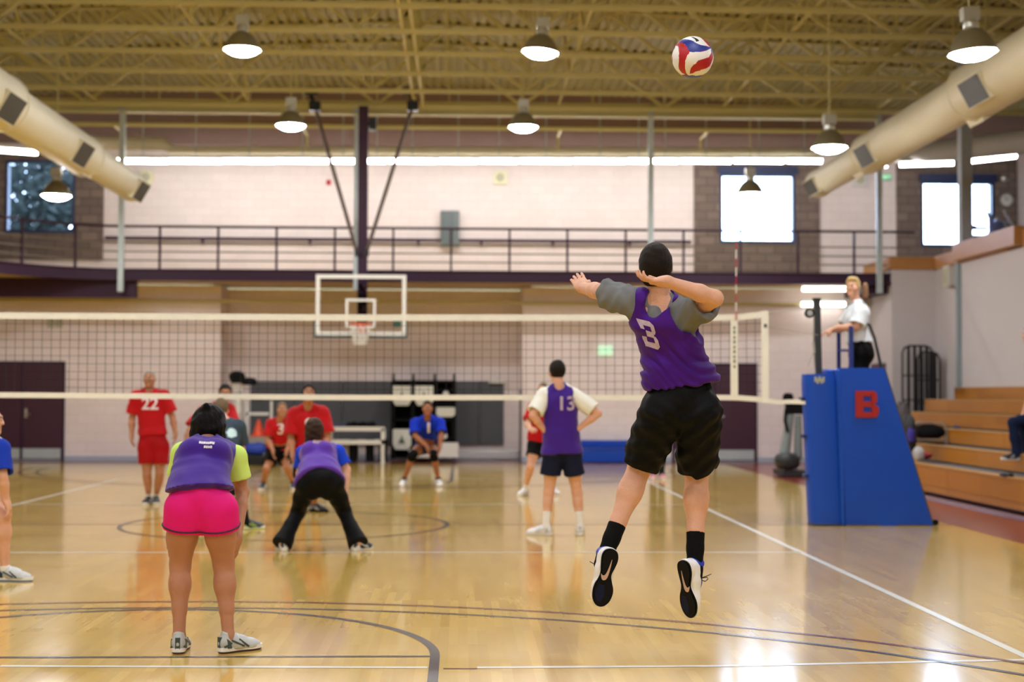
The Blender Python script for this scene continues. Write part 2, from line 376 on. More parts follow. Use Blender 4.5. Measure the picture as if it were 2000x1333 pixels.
for k, xb in enumerate((-10.6, -7.4, -4.3, 2.0, 5.4, 8.6)):
    t = thing('roof_bridging', (xb, 24, ZB), 'cream struts between roof trusses, %s' % ('over the pale duct on the windowless side', 'beside the small hanging speaker', 'over the hoop mast side', 'over the middle lamps', 'over the ball', 'over the lamps by the bleachers')[k], 'bridging', 'bridging between the trusses')
    bm = NB(); bar(bm, (xb, 17, ZB + .06), (xb, 30, ZB + .06), .035); bar(bm, (xb, 17, roofz(xb) - .1), (xb, 30, roofz(xb) - .1), .035); obj('runner', bm, M_cream, t)
    for j in range(7):
        ya, yb_ = 30.0 - 1.58 * j, 30.0 - 1.58 * (j + 1)
        if (j + k) % 2 == 0:
            bm = NB(); bar(bm, (xb, ya, ZB + .05), (xb, yb_, roofz(xb) - .08), .03); obj('cross_strut', bm, M_cream, t)
            bm = NB(); bar(bm, (xb, ya, roofz(xb) - .08), (xb, yb_, ZB + .05), .03); obj('cross_strut', bm, M_cream, t)
# heavy main trusses running toward the viewer (doubled members on the ridge line)
bm = NB()
for x in (XR + .45, XR + .62): 
    bar(bm, (x, 17, ZB + .02), (x, 30, ZB + .02), .05)
    for j in range(8): bar(bm, (x, 30 - 1.58 * j, ZB), (x, 30 - 1.58 * j, roofz(x) - .05), .07, .07)
tag(obj('ridge_strut_frame', bm, M_cream), 'cream upright struts and runners along the roof ridge, above the hoop mast', 'roof frame')
# end girder, pipes and ducts under the roof
YG = 30.25
bm = NB(); zg = 7.2
for z in (zg, zg + .26): bx(bm, -13.4, 8.7, YG - .1, YG + .1, z, z + .02)
bx(bm, -13.4, 8.7, YG - .012, YG + .012, zg, zg + .28); tag(obj('steel_girder', bm, M_cream), 'long cream I-beam along the front of the upper walkway', 'beam')
bm = NB(); tube(bm, [(-9, YG + .35, 7.02), (8.6, YG + .35, 7.02)], .045, 10)
for x in (-7.2, -3.3, 2.1, 5.2): tube(bm, [(x, YG + .35, 7.02), (x, YG + 1.4, 7.02), (x, YG + 1.4, 6.75)], .03, 8)
tag(obj('sprinkler_pipe', bm, M_cream, smooth=True), 'thin cream pipe with drop branches hung below the I-beam', 'pipe')
bm = NB(); YP = 32.9
tube(bm, [P(330, 293, YP), P(900, 295, YP), P(1640, 297, YP)], .10, 16); tube(bm, [P(150, 278, YP), P(318, 281, YP), P(335, 290, YP)], [.15, .15, .10], 16)
tag(obj('air_duct', bm, M_duct, smooth=True), 'long thin cream duct above the row of fluorescent lights, along the pink wall', 'duct')
bm = NB(); tube(bm, [P(1640, 297, YP), P(1760, 300, 32.4), P(1860, 293, 31.6), P(2000, 277, 30), P(2150, 245, 28)], [.18, .22, .24, .25, .25], 18)
tag(obj('air_duct', bm, mat('duct_grey', 'A8A6A6', .6), smooth=True), 'fat grey duct curving above the upper floor windows by the clock', 'duct')
# hanger columns
hang = None
for px_, pyt, pyb, lab in ((240, 222, 570, 'pale steel hanger post next to the end of the pale duct, beside the two-toned speaker'), (698, 222, 568, 'pale steel hanger post right behind the plum hoop mast'), (1271, 222, 480, 'pale steel hanger post above the leaping player'), (1716, 322, 573, 'pale steel hanger post above the referee')):
    Yh = YD - .12; a = P(px_, pyt if px_ != 1716 else 225, Yh); b = P(px_, pyb if px_ != 1271 else 570, Yh)
    bm = NB(); bx(bm, a.x - .055, a.x + .055, Yh - .05, Yh + .05, b.z, a.z + .1); bx(bm, a.x - .09, a.x + .09, Yh - .09, Yh + .09, a.z + .06, a.z + .1)
    tag(obj('hanger_post', bm, M_steel), lab, 'post', 'pale posts carrying the walkway')
bm = NB(); c = P(1886, 470, 28.8); bx(bm, c.x - .11, c.x + .11, 28.7, 28.92, 4.46, 8.2); tag(obj('steel_column', bm, mat('column_grey', 'A9AEB8', .6)), 'broad grey column in front of the bright window beside the clock', 'column')
bm = NB(); bx(bm, 9.82, 9.9, 28.75, 28.87, 1.6, 4.09); tag(obj('wall_conduit', bm, mat('conduit_bluegrey', '8E9CA4', .5)), 'blue-grey conduit running down the bleacher wall below the wood cap', 'conduit')
# walkway deck: slab + plum edge beam, curving out at the far corner
cur = []
xa = P(240, 560, YD).x
for i in range(13):
    t_ = i / 12; cur.append((xa - 2.9 * math.sin(t_ * 1.15) / math.sin(1.15) * 1.0, YD - 4.3 * (1 - math.cos(t_ * 1.15)) / (1 - math.cos(1.15)) * .95))
edge = [(8.95, YD), (xa, YD)] + cur[1:] + [(cur[-1][0] - .4, 22.0), (cur[-1][0] - .4, YB + .05)]
bm = NB()
poly = [Vector((8.95, YF - .01, ZS + .04))] + [Vector((x, y, ZS + .04)) for x, y in edge] + [Vector((XL + .02, YB + .05, ZS + .04)), Vector((XL + .02, YF - .01, ZS + .04))]
prism(bm, poly, (0, 0, ZD - ZS - .04)); bmesh.ops.triangulate(bm, faces=bm.faces[:])
walk = tag(obj('walkway_deck', bm, mat('soffit_cream', 'C9AE78', .7)), 'raised walkway along the back wall with plum steel edge', 'walkway')
for (n_, off, z0, z1) in (('edge_beam', .0, ZS, ZD + .02), ('lower_flange', -.03, ZS - .02, ZS + .03), ('top_flange', -.03, ZD, ZD + .03)):
    bm = NB()
    for (a, b) in zip(edge, edge[1:]):
        A_ = Vector((a[0], a[1], (z0 + z1) / 2)); B_ = Vector((b[0], b[1], (z0 + z1) / 2)); d_ = (B_ - A_).normalized() * .02
        bar(bm, A_ - d_, B_ + d_, .06 if off == 0 else .16, z1 - z0)
    obj(n_, bm, M_purple, walk)
bm = NB(); bx(bm, XL + .02, P(266, 560, 30.6).x, 30.55, 30.75, ZS - .36, ZS + .03); obj('cross_beam', bm, M_purple, walk)
bm = NB(); bx(bm, 8.4, 8.95, 30.55, 31.9, ZS - .2, ZS + .03); obj('cross_beam', bm, M_purple, walk)
# railing
rail = thing('guard_railing', (0, YD, ZD + .02), 'plum steel guard railing with horizontal bars along the walkway', 'railing')
zt = P(900, 447, YD).z
for k, z in enumerate((zt, P(900, 496, YD).z, P(900, 513, YD).z, P(900, 478, YD).z)):
    bm = NB(); w_ = .055 if k == 0 else .03
    for (a, b) in zip(edge[:-1], edge[1:-1]): tube(bm, [(a[0], a[1] + .0, z), (b[0], b[1], z)], w_ / 2, 8)
    tube(bm, [(8.97, YD, z), (9.5, YD + .05, z)], w_ / 2, 8)
    obj('top_rail' if k == 0 else 'mid_rail', bm, M_purple if k == 0 else mat('rail_bar_paint', '6E6558', .5), rail, smooth=True)
for px_ in (312, 426, 540, 654, 768, 881, 995, 1108, 1222, 1335, 1446, 1558, 1668):
    x = P(px_, 500, YD).x; bm = NB(); bx(bm, x - .022, x + .022, YD - .03, YD + .03, ZD, zt); obj('rail_post', bm, M_purple, rail)
for k in (3, 6, 9, 12):
    x, y = cur[k]; bm = NB(); bx(bm, x - .025, x + .025, y - .025, y + .025, ZD, zt); obj('rail_post', bm, M_purple, rail)
# handrail on the upper wall
bm = NB(); yh = YF - .12; z = P(900, 470, yh).z; tube(bm, [(P(205, 470, yh).x, yh, z), (P(1350, 470, yh).x, yh, z)], .04, 8)
for px_ in (395, 605, 817, 940, 1080, 1230): 
    x = P(px_, 470, yh).x; bx(bm, x - .03, x + .03, yh, YF, z - .12, z - .02)
tag(obj('wall_handrail', bm, M_purple), 'dark handrail on brackets fixed to the upper pink wall', 'handrail')
# duct grille on upper wall etc.
bm = NB(); a = P(861, 413, YF); b = P(897, 483, YF); bx(bm, a.x, b.x, YF - .16, YF - .002, b.z, a.z)
t = tag(obj('electrical_panel', bm, mat('panel_grey', '6B7578', .5), bevel=.01), 'grey metal cabinet mounted on the upper pink wall', 'cabinet')
bm = NB(); bx(bm, a.x + .03, b.x - .12, YF - .175, YF - .16, b.z + .04, a.z - .04); obj('cabinet_door', bm, mat('panel_grey2', '5F6A6E', .5), t)
# speakers
def speaker(px_, py_, Y, s, label, m):
    c = P(px_, py_, Y); t = thing('wall_speaker', (c.x, Y, c.z - s / 2), label, 'speaker', 'square speakers on the upper wall')
    bm = NB(); bx(bm, c.x - s / 2, c.x + s / 2, Y - .1, Y - .002, c.z - s / 2, c.z + s / 2); obj('housing', bm, m, t, bevel=.012)
    bm = NB(); lathe(bm, [(.001, -.112), (s * .25, -.112), (s * .3, -.105), (s * .3, -.1)], (c.x, Y, c.z), 20, 'Y'); obj('cone_grille', bm, mat('speaker_grille', 'B5B49A', .6), t)
Msp = mat('speaker_cream', 'E2DFC2', .5)
speaker(287, 347, YF, .32, 'square cream speaker near the end of the pale duct', Msp)
speaker(977, 348, YF, .32, 'square cream speaker on the middle of the upper pink wall', Msp)
speaker(1678, 352, YF, .33, 'square pale speaker between the two bright windows', mat('speaker_grey', 'D8D6D6', .5))
bm = NB(); c = P(642, 357, YF); bx(bm, c.x - .05, c.x + .05, YF - .06, YF - .002, c.z - .06, c.z + .06); tag(obj('fire_alarm', bm, M_red, bevel=.01), 'small red fire alarm on the upper pink wall', 'fire alarm')
# clock and dome sounder by the far window
c = P(1963, 392, YF); t = thing('wall_clock', (c.x, YF - .07, c.z - .16), 'round pale wall clock on the brown block wall', 'clock')
bm = NB(); lathe(bm, [(.14, -.07), (.16, -.10), (.16, -.062)], (c.x, YF, c.z), 24, 'Y', caps=False); lathe(bm, [(.001, -.075), (.145, -.075)], (c.x, YF, c.z), 24, 'Y'); obj('clock_case', bm, M_alu, t)
bm = NB(); lathe(bm, [(.001, -.08), (.135, -.08)], (c.x, YF, c.z), 24, 'Y'); obj('clock_face', bm, M_white, t)
bm = NB(); bar(bm, (c.x, YF - .085, c.z), (c.x + .05, YF - .085, c.z + .06), .01); bar(bm, (c.x, YF - .085, c.z), (c.x - .03, YF - .085, c.z + .1), .008); obj('clock_hands', bm, M_black, t)
c = P(1962, 349, YF); bm = NB(); lathe(bm, [(.001, -.14), (.04, -.13), (.045, -.1), (.09, -.07), (.1, -.062)], (c.x, YF, c.z), 20, 'Y'); tag(obj('horn_strobe', bm, M_alu, smooth=True), 'small round silver sounder above the wall clock', 'sounder')
# exit signs
def exit_sign(px_, py_, Y, w_, label, m):
    c = P(px_, py_, Y); t = thing('exit_sign', (c.x, Y, c.z - w_ * .33), label, 'exit sign')
    bm = NB(); bx(bm, c.x - w_ / 2, c.x + w_ / 2, Y - .06, Y - .002, c.z - w_ * .33, c.z + w_ * .33); obj('housing', bm, m, t, bevel=.006)
    return t, c
Mex = emat('exit_green_glow', (.18, .95, .45), .42)
def flat_text(s, size, name, m, parent, origin, r, u, off=0.002, bold=0.0, thick=.002, xscale=1.0):
    cu = bpy.data.curves.new(name, 'FONT'); cu.body = s; cu.size = size; cu.align_x = 'CENTER'; cu.align_y = 'CENTER'; cu.offset = bold; cu.extrude = thick
    to = bpy.data.objects.new(name + '_tmp', cu); COL.objects.link(to)
    dg = bpy.context.evaluated_depsgraph_get(); me = bpy.data.meshes.new_from_object(to.evaluated_get(dg)); bpy.data.objects.remove(to, do_unlink=True)
    r = Vector(r).normalized(); u = Vector(u).normalized(); n = r.cross(u)
    for v in me.vertices: x, y, z = v.co; v.co = Vector(origin) + r * x * xscale + u * y + n * (z + off)
    me.materials.clear(); return link_mesh(name, me, m, parent)
t, c = exit_sign(1182, 685, YS, .3, 'small green lit exit sign on the pink back wall', Mex)
flat_text('EXIT', .15, 'lettering', mat('exit_letters', 'D8FFE8', .5), t, (c.x, YS - .062, c.z), (1, 0, 0), (0, 0, 1))
t, c = exit_sign(1729, 347, YF, .26, 'green exit sign on the upper wall behind the last hanger post', mat('exit_housing', '9FB8A6', .5))
flat_text('EXIT', .12, 'lettering', emat('exit_letter_glow', (.1, .9, .4), 1.0), t, (c.x, YF - .062, c.z), (1, 0, 0), (0, 0, 1))
# signs over the far door
bm = NB(); c = P(104, 632, YS)
bx(bm, c.x - .12, c.x + .02, YS - .05, YS - .002, c.z - .1, c.z + .1); bx(bm, c.x + .06, c.x + .2, YS - .04, YS - .002, c.z - .09, c.z + .1)
tag(obj('emergency_light', bm, mat('sign_grey', 'B9BAA6', .5)), 'pale emergency light box on the wall above the maroon double doors', 'emergency light')
# conduit along the lower wall
bm = NB(); z = P(700, 590, YS - .1).z; tube(bm, [(XL, YS - .1, z), (9.0, YS - .1, z)], .035, 8); tag(obj('wall_pipe', bm, M_cream, smooth=True), 'cream pipe running along the back wall under the walkway', 'pipe')
# ------------------------------------------------------------------ fluorescent row
YT = 32.5; zt_ = P(900, 314, YT).z
def fixture(cx, Y, z, L, label, group, m=M_tube):
    t = thing('fluorescent_light', (cx, Y, z), label, 'fluorescent light', group)
    bm = NB(); bx(bm, cx - L / 2, cx + L / 2, Y - .11, Y + .11, z + .03, z + .10); obj('housing', bm, M_white, t)
    bm = NB(); bx(bm, cx - .012, cx + .012, Y - .012, Y + .012, z + .10, roofz(cx)); obj('hanger_rod', bm, M_steel, t)
    bm = NB(); tube(bm, [(cx - L / 2 + .035, Y, z), (cx + L / 2 - .035, Y, z)], .06, 12); obj('lamp_tube', bm, m, t, smooth=True)
    return t
FX = [278, 383, 488, 592, 660, 770, 866, 960, 1063, 1168, 1219, 1322, 1378, 1480, 1564]
ft = None
edges = [228, 330, 435, 539, 643, 697]; edges2 = [716, 756, 855, 935, 1014, 1119, 1224, 1271, 1327, 1431, 1534, 1608]
spots = [((a + b) / 2, b - a) for a, b in zip(edges, edges[1:])] + [((a + b) / 2, b - a) for a, b in zip(edges2, edges2[1:])]
for i, (c_, w_) in enumerate(spots):
    p = P(c_, 314, YT); L = w_ / FPX * YT
    fixture(p.x, YT, p.z, L, 'fluorescent strip under the long duct, ' + ['at the post by the pale duct', 'second from that post', 'third along the row', 'fourth along the row', 'ending at the hoop mast', 'starting past the hoop mast', 'crossed by the second mast brace', 'seventh along the row', 'over the cream speaker', 'ninth along the row', 'tenth along the row', 'eleventh, ending at the next post', 'first past that post', 'second past that post', 'over the first bright window', 'last, reaching behind the big duct'][i], 'fluorescent strips over the walkway')
M_tube2 = emat('fluorescent_glow_dim', (1, .97, .90), 7.0)
def fixture2(a, b, label, m=None):
    a = Vector(a); b = Vector(b); t = thing('fluorescent_light', (a + b) / 2, label, 'fluorescent light')
    bm = NB(); tube(bm, [a, b], .045, 12); obj('lamp_tube', bm, m or M_tube, t, smooth=True)
    bm = NB(); up = Vector((0, 0, .08)); bar(bm, a + up, b + up, .12, .06); obj('housing', bm, M_white, t)
fixture2(P(1758, 322, 32.2), P(1862, 319, 32.0), 'lit fluorescent strip above the bright window by the clock')
fixture2(P(1896, 315, 31.8), P(1984, 305, 31.0), 'lit fluorescent strip tilted above the wall clock')
fixture2(P(1712, 324, 32.5), P(1732, 323, 32.4), 'short lit end of a fluorescent strip behind the referee-side hanger post')
fixture2(P(-40, 291, 31.2), P(73, 299, 31.6), 'lit fluorescent strip above the tree-filled window')
fixture2(P(1568, 565, 31.2), P(1652, 565, 31.2), 'lit fluorescent strip under the walkway beside the referee', M_tube2)
fixture2(P(1566, 595, 31.85), P(1650, 595, 31.85), 'lower dimmer fluorescent strip on the wall behind the net post', M_tube2)
# ------------------------------------------------------------------ pendant lamps
M_bell = mat('lamp_bell', '8F8A72', .35, metal=.5)
M_gear = mat('lamp_gear_housing', 'C4C6BE', .3, metal=.6)
def make_pendant(loc, label, group):
    t = thing('pendant_lamp', loc, label, 'pendant lamp', group); x, y, z = loc
    bm = NB(); lathe(bm, [(.265, 0), (.262, .012), (.225, .11), (.165, .20), (.10, .255), (.085, .26)], loc, 32); lathe(bm, [(.255, .005), (.218, .105), (.16, .19), (.001, .22)], loc, 32); obj('reflector', bm, M_bell, t, smooth=True)
    bm = NB(); lathe(bm, [(.001, -.085), (.07, -.08), (.14, -.065), (.20, -.037), (.245, .0), (.25, .012), (.001, .012)], loc, 32); obj('lens', bm, M_lens, t, smooth=True)
    bm = NB(); lathe(bm, [(.001, .26), (.075, .26), (.085, .28), (.085, .33), (.07, .36)], loc, 20); bx(bm, x - .09, x + .09, y - .07, y + .07, z + .36, z + .5); obj('gear_housing', bm, M_gear, t)
    bm = NB(); tube(bm, [(x, y, z + .5), (x, y, roofz(x))], .012, 8); obj('stem', bm, M_cream, t)
    return t
spots = [((473, 92, 21), 'hanging dome lamp nearest the pale duct, high beside the first trusses'), ((1055, 97, 21), 'hanging dome lamp high above the middle of the court'), ((568, 240, 26.2), 'hanging dome lamp just beside the slanting hoop brace'), ((1022, 243, 26.2), 'hanging dome lamp over the middle of the fluorescent row'), ((1900, 98, 15.8), 'largest hanging dome lamp, in front of the thick end of the duct'), ((1620, 283, 21.7), 'hanging dome lamp in front of the thin end of the duct'), ((110, 377, 26.4), 'hanging dome lamp in front of the tree-filled window'), ((1465, 374, 27.8), 'small hanging dome lamp in front of the bright window')]
G = 'dome lamps hanging from the roof'
first = None
for (px_, py_, Y), lab in spots:
    loc = P(px_, py_ + 6, Y)
    t = make_pendant(loc, lab, G)
    if abs(px_ - 1055) < 2: t.rotation_euler[1] = math.radians(5)
    if abs(px_ - 1900) < 2: t.rotation_euler[1] = math.radians(-4)
for (x, Y, z) in [(-3, 15.8, 6.35), (1.16, 15.8, 6.35), (-3, 10.4, 6.35), (1.16, 10.4, 6.35), (-3, 5, 6.35), (1.16, 5, 6.35), (-3, -.5, 6.35), (1.16, -.5, 6.35), (5.5, 9.8, 5.2), (5.5, 3.8, 5.2), (5.5, -2, 5.2), (-7.1, 20, 5.2), (-7.1, 14, 5.2), (-7.1, 8, 5.2), (-7.1, 2, 5.2)]:
    make_pendant(Vector((x, Y, z)), 'hanging dome lamp over the near court, %s line, %s' % ({-3: 'hoop side', 1.16: 'middle', 5.5: 'bleacher side', -7.1: 'far aisle'}[x], ['first toward the viewer', 'second toward the viewer', 'third toward the viewer', 'last and deepest behind the viewer'][{15.8: 0, 10.4: 1, 5: 2, -.5: 3, 9.8: 0, 3.8: 1, -2: 3, 20: 0, 14: 1, 8: 2, 2: 3}[Y]]), 'dome lamps over the near half of the court')
# ------------------------------------------------------------------ big fabric ducts
def duct(name, X, Z, secs, side, label):
    t = thing(name, (X, secs[0][0], Z), label, 'duct')
    prof = []
    bm = NB()
    for (y0, y1, r) in secs: prof += [(r, y0), (r, y1)]
    lathe(bm, [(.001, secs[0][0])] + prof, (X, 0, Z), 40, 'Y', caps=False); obj('duct_tube', bm, M_duct, t, smooth=True)
    for (y0, y1, r) in secs: bm = NB(); lathe(bm, [(r + .002, y0), (r + .02, y0 + .01), (r + .02, y0 + .05), (r + .002, y0 + .06)], (X, 0, Z), 40, 'Y'); obj('seam_band', bm, M_duct, t, smooth=True)
    return t
def duct_grille(t, X, Z, r, y, ang, w=.46, hang=.34):
    """rectangular register set into the duct at angle ang (0 = +x, -90 = down)"""
    bm = NB(); a = math.radians(ang); n = Vector((math.cos(a), 0, math.sin(a))); s = Vector((-math.sin(a), 0, math.cos(a))); c = Vector((X, y, Z)) + n * (r + .02)
    Q = [c + s * i * hang / 2 + Vector((0, j * w / 2, 0)) for i, j in ((-1, -1), (1, -1), (1, 1), (-1, 1))]
    prism(bm, [q - n * .12 for q in Q], n * .12); g = obj('register', bm, M_duct, t)
    bm = NB(); c2 = c + n * .002
    for k in range(11):
        f = (k - 5) / 11 * (w - .05)
        bar(bm, c2 - s * (hang / 2 - .02) + Vector((0, f, 0)), c2 + s * (hang / 2 - .02) + Vector((0, f, 0)), .03, .006)
    prism(bm, [c2 + s * i * (hang / 2 - .015) + Vector((0, j * (w / 2 - .015), 0)) for i, j in ((-1, -1), (1, -1), (1, 1), (-1, 1))], n * .002)
    obj('louvre', bm, M_grille, g)
Xd, Zd = 7.0, P(1600, 358, 28.6).z; Xd = P(1600, 358, 28.6).x
dr = duct('fabric_duct', Xd, Zd, [(28.6, 25.0, .26), (25.0, 19.8, .33), (19.8, 13, .385)], 1, 'long cream round duct with dark grilles, over the bleacher side')
for y, r, dy in ((28.3, .26, 0), (24.3, .33, 0), (18.9, .385, 0), (14.5, .385, 0)): duct_grille(dr, Xd, Zd, r, y, 208, .78, .32 if y > 28 else .38)
for y, r in ((25.6, .26), (19.9, .385)): duct_grille(dr, Xd, Zd, r, y, -60, .55, .36)
Xe = P(257, 364, 28.9).x; Ze = P(257, 364, 28.9).z
dl = duct('fabric_duct', Xe, Ze, [(28.9, 25.2, .28), (25.2, 20.6, .34), (20.6, 14, .4)], -1, 'cream round duct with dark grilles ending beside the tree-filled window')
for y, r in ((28.6, .28), (24.0, .34), (20.0, .4)): duct_grille(dl, Xe, Ze, r, y, -30, .78, .40)
for y, r in ((25.2, .30),): duct_grille(dl, Xe, Ze, r, y, -110, .55, .36)
# wires and small fittings
# ------------------------------------------------------------------ basketball hoop hanging from the roof
YH = 29.0
def poly_tube(bm, a, b, w): bar(bm, a, b, w, w)
bb = thing('basketball_hoop', (P(705, 600, YH).x, YH, P(705, 657, YH).z), 'ceiling-hung basketball hoop with clear backboard and plum mast', 'basketball hoop')
L_, R_, T_, B_ = P(617, 600, YH).x, P(793, 600, YH).x, P(705, 537, YH).z, P(705, 656, YH).z
bm = NB(); bx(bm, L_, R_, YH, YH + .012, B_, T_); obj('glass_board', bm, M_glass, bb)
bm = NB(); f = .075
for x0, x1, z0, z1 in ((L_, L_ + f, B_, T_), (R_ - f, R_, B_, T_), (L_ + f, R_ - f, T_ - f, T_), (L_ + f, R_ - f, B_, B_ + f)): bx(bm, x0, x1, YH - .02, YH + .03, z0, z1)
obj('board_frame', bm, M_white, bb)
bm = NB(); a, b_, zt2, zb2 = P(675, 600, YH).x, P(734, 600, YH).x, P(705, 584, YH).z, P(705, 640, YH).z; g = .05
for x0, x1, z0, z1 in ((a, a + g, zb2, zt2), (b_ - g, b_, zb2, zt2), (a + g, b_ - g, zt2 - g, zt2), (a + g, b_ - g, zb2, zb2 + g)): bx(bm, x0, x1, YH - .012, YH - .002, z0, z1)
obj('target_square', bm, M_white, bb)
bm = NB(); bx(bm, L_ - .03, R_ + .03, YH - .03, YH + .05, B_ - .045, B_); bx(bm, L_ - .03, L_, YH - .03, YH + .05, B_, B_ + .42); bx(bm, R_, R_ + .03, YH - .03, YH + .05, B_, B_ + .42); obj('edge_padding', bm, mat('hoop_padding', '17363A', .7), bb)
cx_ = P(704, 630, YH - .38).x; rz = P(704, 634, YH - .38).z; M_or = mat('rim_orange', 'E0481E', .4)
bm = NB(); ry = YH - .38; tube(bm, [(cx_ + .225 * math.cos(t), ry + .225 * math.sin(t), rz) for t in [2 * PI * i / 28 for i in range(28)]], .012, 8, closed=True); bx(bm, cx_ - .09, cx_ + .09, YH - .17, YH - .02, rz - .05, rz + .01); bx(bm, cx_ - .1, cx_ + .1, YH - .03, YH - .005, rz - .14, rz + .03)
obj('rim', bm, M_or, bb, smooth=True)
bm = NB()
for i in range(12):
    for s in (1, -1):
        pts = []
        for j in range(5):
            q = j / 4; r = .22 * (1 - q) + .10 * q + .02 * (q > .9); an = 2 * PI * (i + s * q * 1.5) / 12; pts.append((cx_ + r * math.cos(an), ry + r * math.sin(an), rz - .40 * q))
        tube(bm, pts, .009, 5)
obj('net', bm, M_white, bb)
mx_ = P(709, 400, YH + .5).x; my = YH + .5
bm = NB(); zt3 = P(709, 208, my).z; bx(bm, mx_ - .095, mx_ + .095, my - .07, my + .07, P(709, 630, my).z, zt3); bx(bm, mx_ - .05, mx_ + .05, YH + .03, my, B_ + .5, B_ + .6); bx(bm, mx_ - .05, mx_ + .05, YH + .03, my, B_ + .95, B_ + 1.02)
obj('mast', bm, M_purple, bb)
for (pa, pb) in ((615, 697), (806, 716)):
    bm = NB(); A_ = P(pa, 207, my - .12); B2 = P(pb, 493, my - .12); tube(bm, [A_, B2], .04, 10); obj('brace', bm, mat('brace_brown', '5A4A42', .5), bb, smooth=True)
    bm = NB(); bx(bm, B2.x - .04, B2.x + .04, my - .16, my - .02, B2.z - .08, B2.z + .05); obj('lower_clamp', bm, M_blackm, bb)
    bm = NB(); bx(bm, A_.x - .11, A_.x + .11, my - .22, my + .02, A_.z - .1, A_.z + .08); bar(bm, (A_.x, my - .1, A_.z), (A_.x + (-.12 if pa < 700 else -.04), my - .1, A_.z + .32), .08); bx(bm, A_.x - .2, A_.x + .06, my - .2, my, A_.z + .22, A_.z + .36)
    obj('clamp', bm, M_blackm, bb)
bm = NB(); q = P(727, 243, my); bx(bm, q.x - .06, q.x + .08, my - .1, my + .1, q.z - .12, q.z + .12); bar(bm, (mx_, my, q.z), (q.x, my, q.z), .06); obj('winch', bm, M_blackm, bb)
bm = NB(); q = P(776, 634, YH); bx(bm, q.x - .08, q.x + .08, YH - .03, YH - .012, q.z - .05, q.z + .06); obj('height_sticker', bm, mat('sticker_green', '1E4A3A', .5), bb)
# ------------------------------------------------------------------ volleyball net
NX0, NX1 = -6.4, P(1500, 700, NETY).x
def nz(x, top):   # tape height follows a shallow sag
    pts = [(-6.5, 618 if top else 772), (P(0, 618, NETY).x, 617 if top else 772), (P(700, 622, NETY).x, 621 if top else 777), (P(1435, 622, NETY).x, 621 if top else 777), (NX1, 614 if top else 782)]
    pxs = 898 + x / NETY * FPX
    for (a, ya), (b, yb) in zip(pts, pts[1:]):
        if x <= b + 1e-6: yy = ya + (yb - ya) * (x - a) / (b - a); break
    else: yy = pts[-1][1]
    return P(pxs, yy, NETY).z
net = thing('volleyball_net', (0, NETY, nz(0, False)), 'volleyball net with white tapes and black mesh across the court', 'volleyball net')
for nm, top, hw in (('top_tape', True, .036), ('bottom_tape', False, .030)):
    bm = NB(); xs = [NX0 + (NX1 - NX0) * i / 60 for i in range(61)]
    prev = None
    for x in xs:
        z = nz(x, top); yo = .0; q = [bm.verts.new((x, NETY + yy + yo, z + zz)) for yy, zz in ((-.008, -hw), (.008, -hw), (.008, hw), (-.008, hw))]
        if prev:
            for i in range(4): bm.faces.new((prev[i], prev[(i + 1) % 4], q[(i + 1) % 4], q[i]))
        else: bm.faces.new(q)
        prev = q
    bm.faces.new(prev); obj(nm, bm, mat('net_tape', 'E9E9E0', .6), net)
bm = NB()
x = NX0 + .05
while x < NX1 - .06:
    w0 = .004 * math.sin(x * 7); bar(bm, (x, NETY, nz(x, False)), (x + w0, NETY, nz(x, True)), .0045); x += .1
for k in range(1, 10):
    q = k / 10; xs = [NX0 + (NX1 - .05 - NX0) * i / 12 for i in range(13)]
    for a, b in zip(xs, xs[1:]):
        bar(bm, (a, NETY, nz(a, False) * (1 - q) + nz(a, True) * q), (b, NETY, nz(b, False) * (1 - q) + nz(b, True) * q), .0045)
obj('mesh', bm, mat('net_cord', '1A1A1C', .8), net)
bm = NB(); x = P(1434, 700, NETY).x; bx(bm, x - .04, x + .04, NETY - .014, NETY + .014, nz(x, False) - .03, nz(x, True) + .036); obj('side_tape', bm, mat('net_tape', 'E9E9E0', .6), net)
bm = NB()
for k in range(9): q = nz(x, True) - .13 - k * .055; bx(bm, x - .012, x + .012, NETY - .017, NETY - .013, q, q + .03 + .01 * (k % 2))
obj('tape_print', bm, mat('tape_print_grey', '7C8478', .6), net)
bm = NB(); x = P(1494, 700, NETY).x; bx(bm, x - .04, x + .04, NETY - .012, NETY + .012, nz(NX1, False) - .03, nz(NX1, True) + .036); obj('end_sleeve', bm, mat('net_tape', 'E9E9E0', .6), net)
bm = NB(); bx(bm, x - .012, x + .02, NETY - .016, NETY - .011, 2.23, 2.27); obj('eyelet', bm, M_grey, net)
# antenna
xa_ = P(1437, 500, NETY).x; an = thing('antenna', (xa_, NETY - .02, nz(xa_, True)), 'red and white striped antenna rising from the net', 'antenna')
z0_ = nz(xa_, True) + .02; bm1 = NB(); bm2 = NB()
zt_a = P(1437, 470, NETY).z
k = 0; z = z0_ - .05
while z < zt_a:
    tube(bm1 if k % 2 == 0 else bm2, [(xa_, NETY - .02, z), (xa_, NETY - .02, min(z + .1, zt_a))], .006, 8); z += .1; k += 1
obj('red_band', bm1, M_red, an); obj('white_band', bm2, M_white, an)
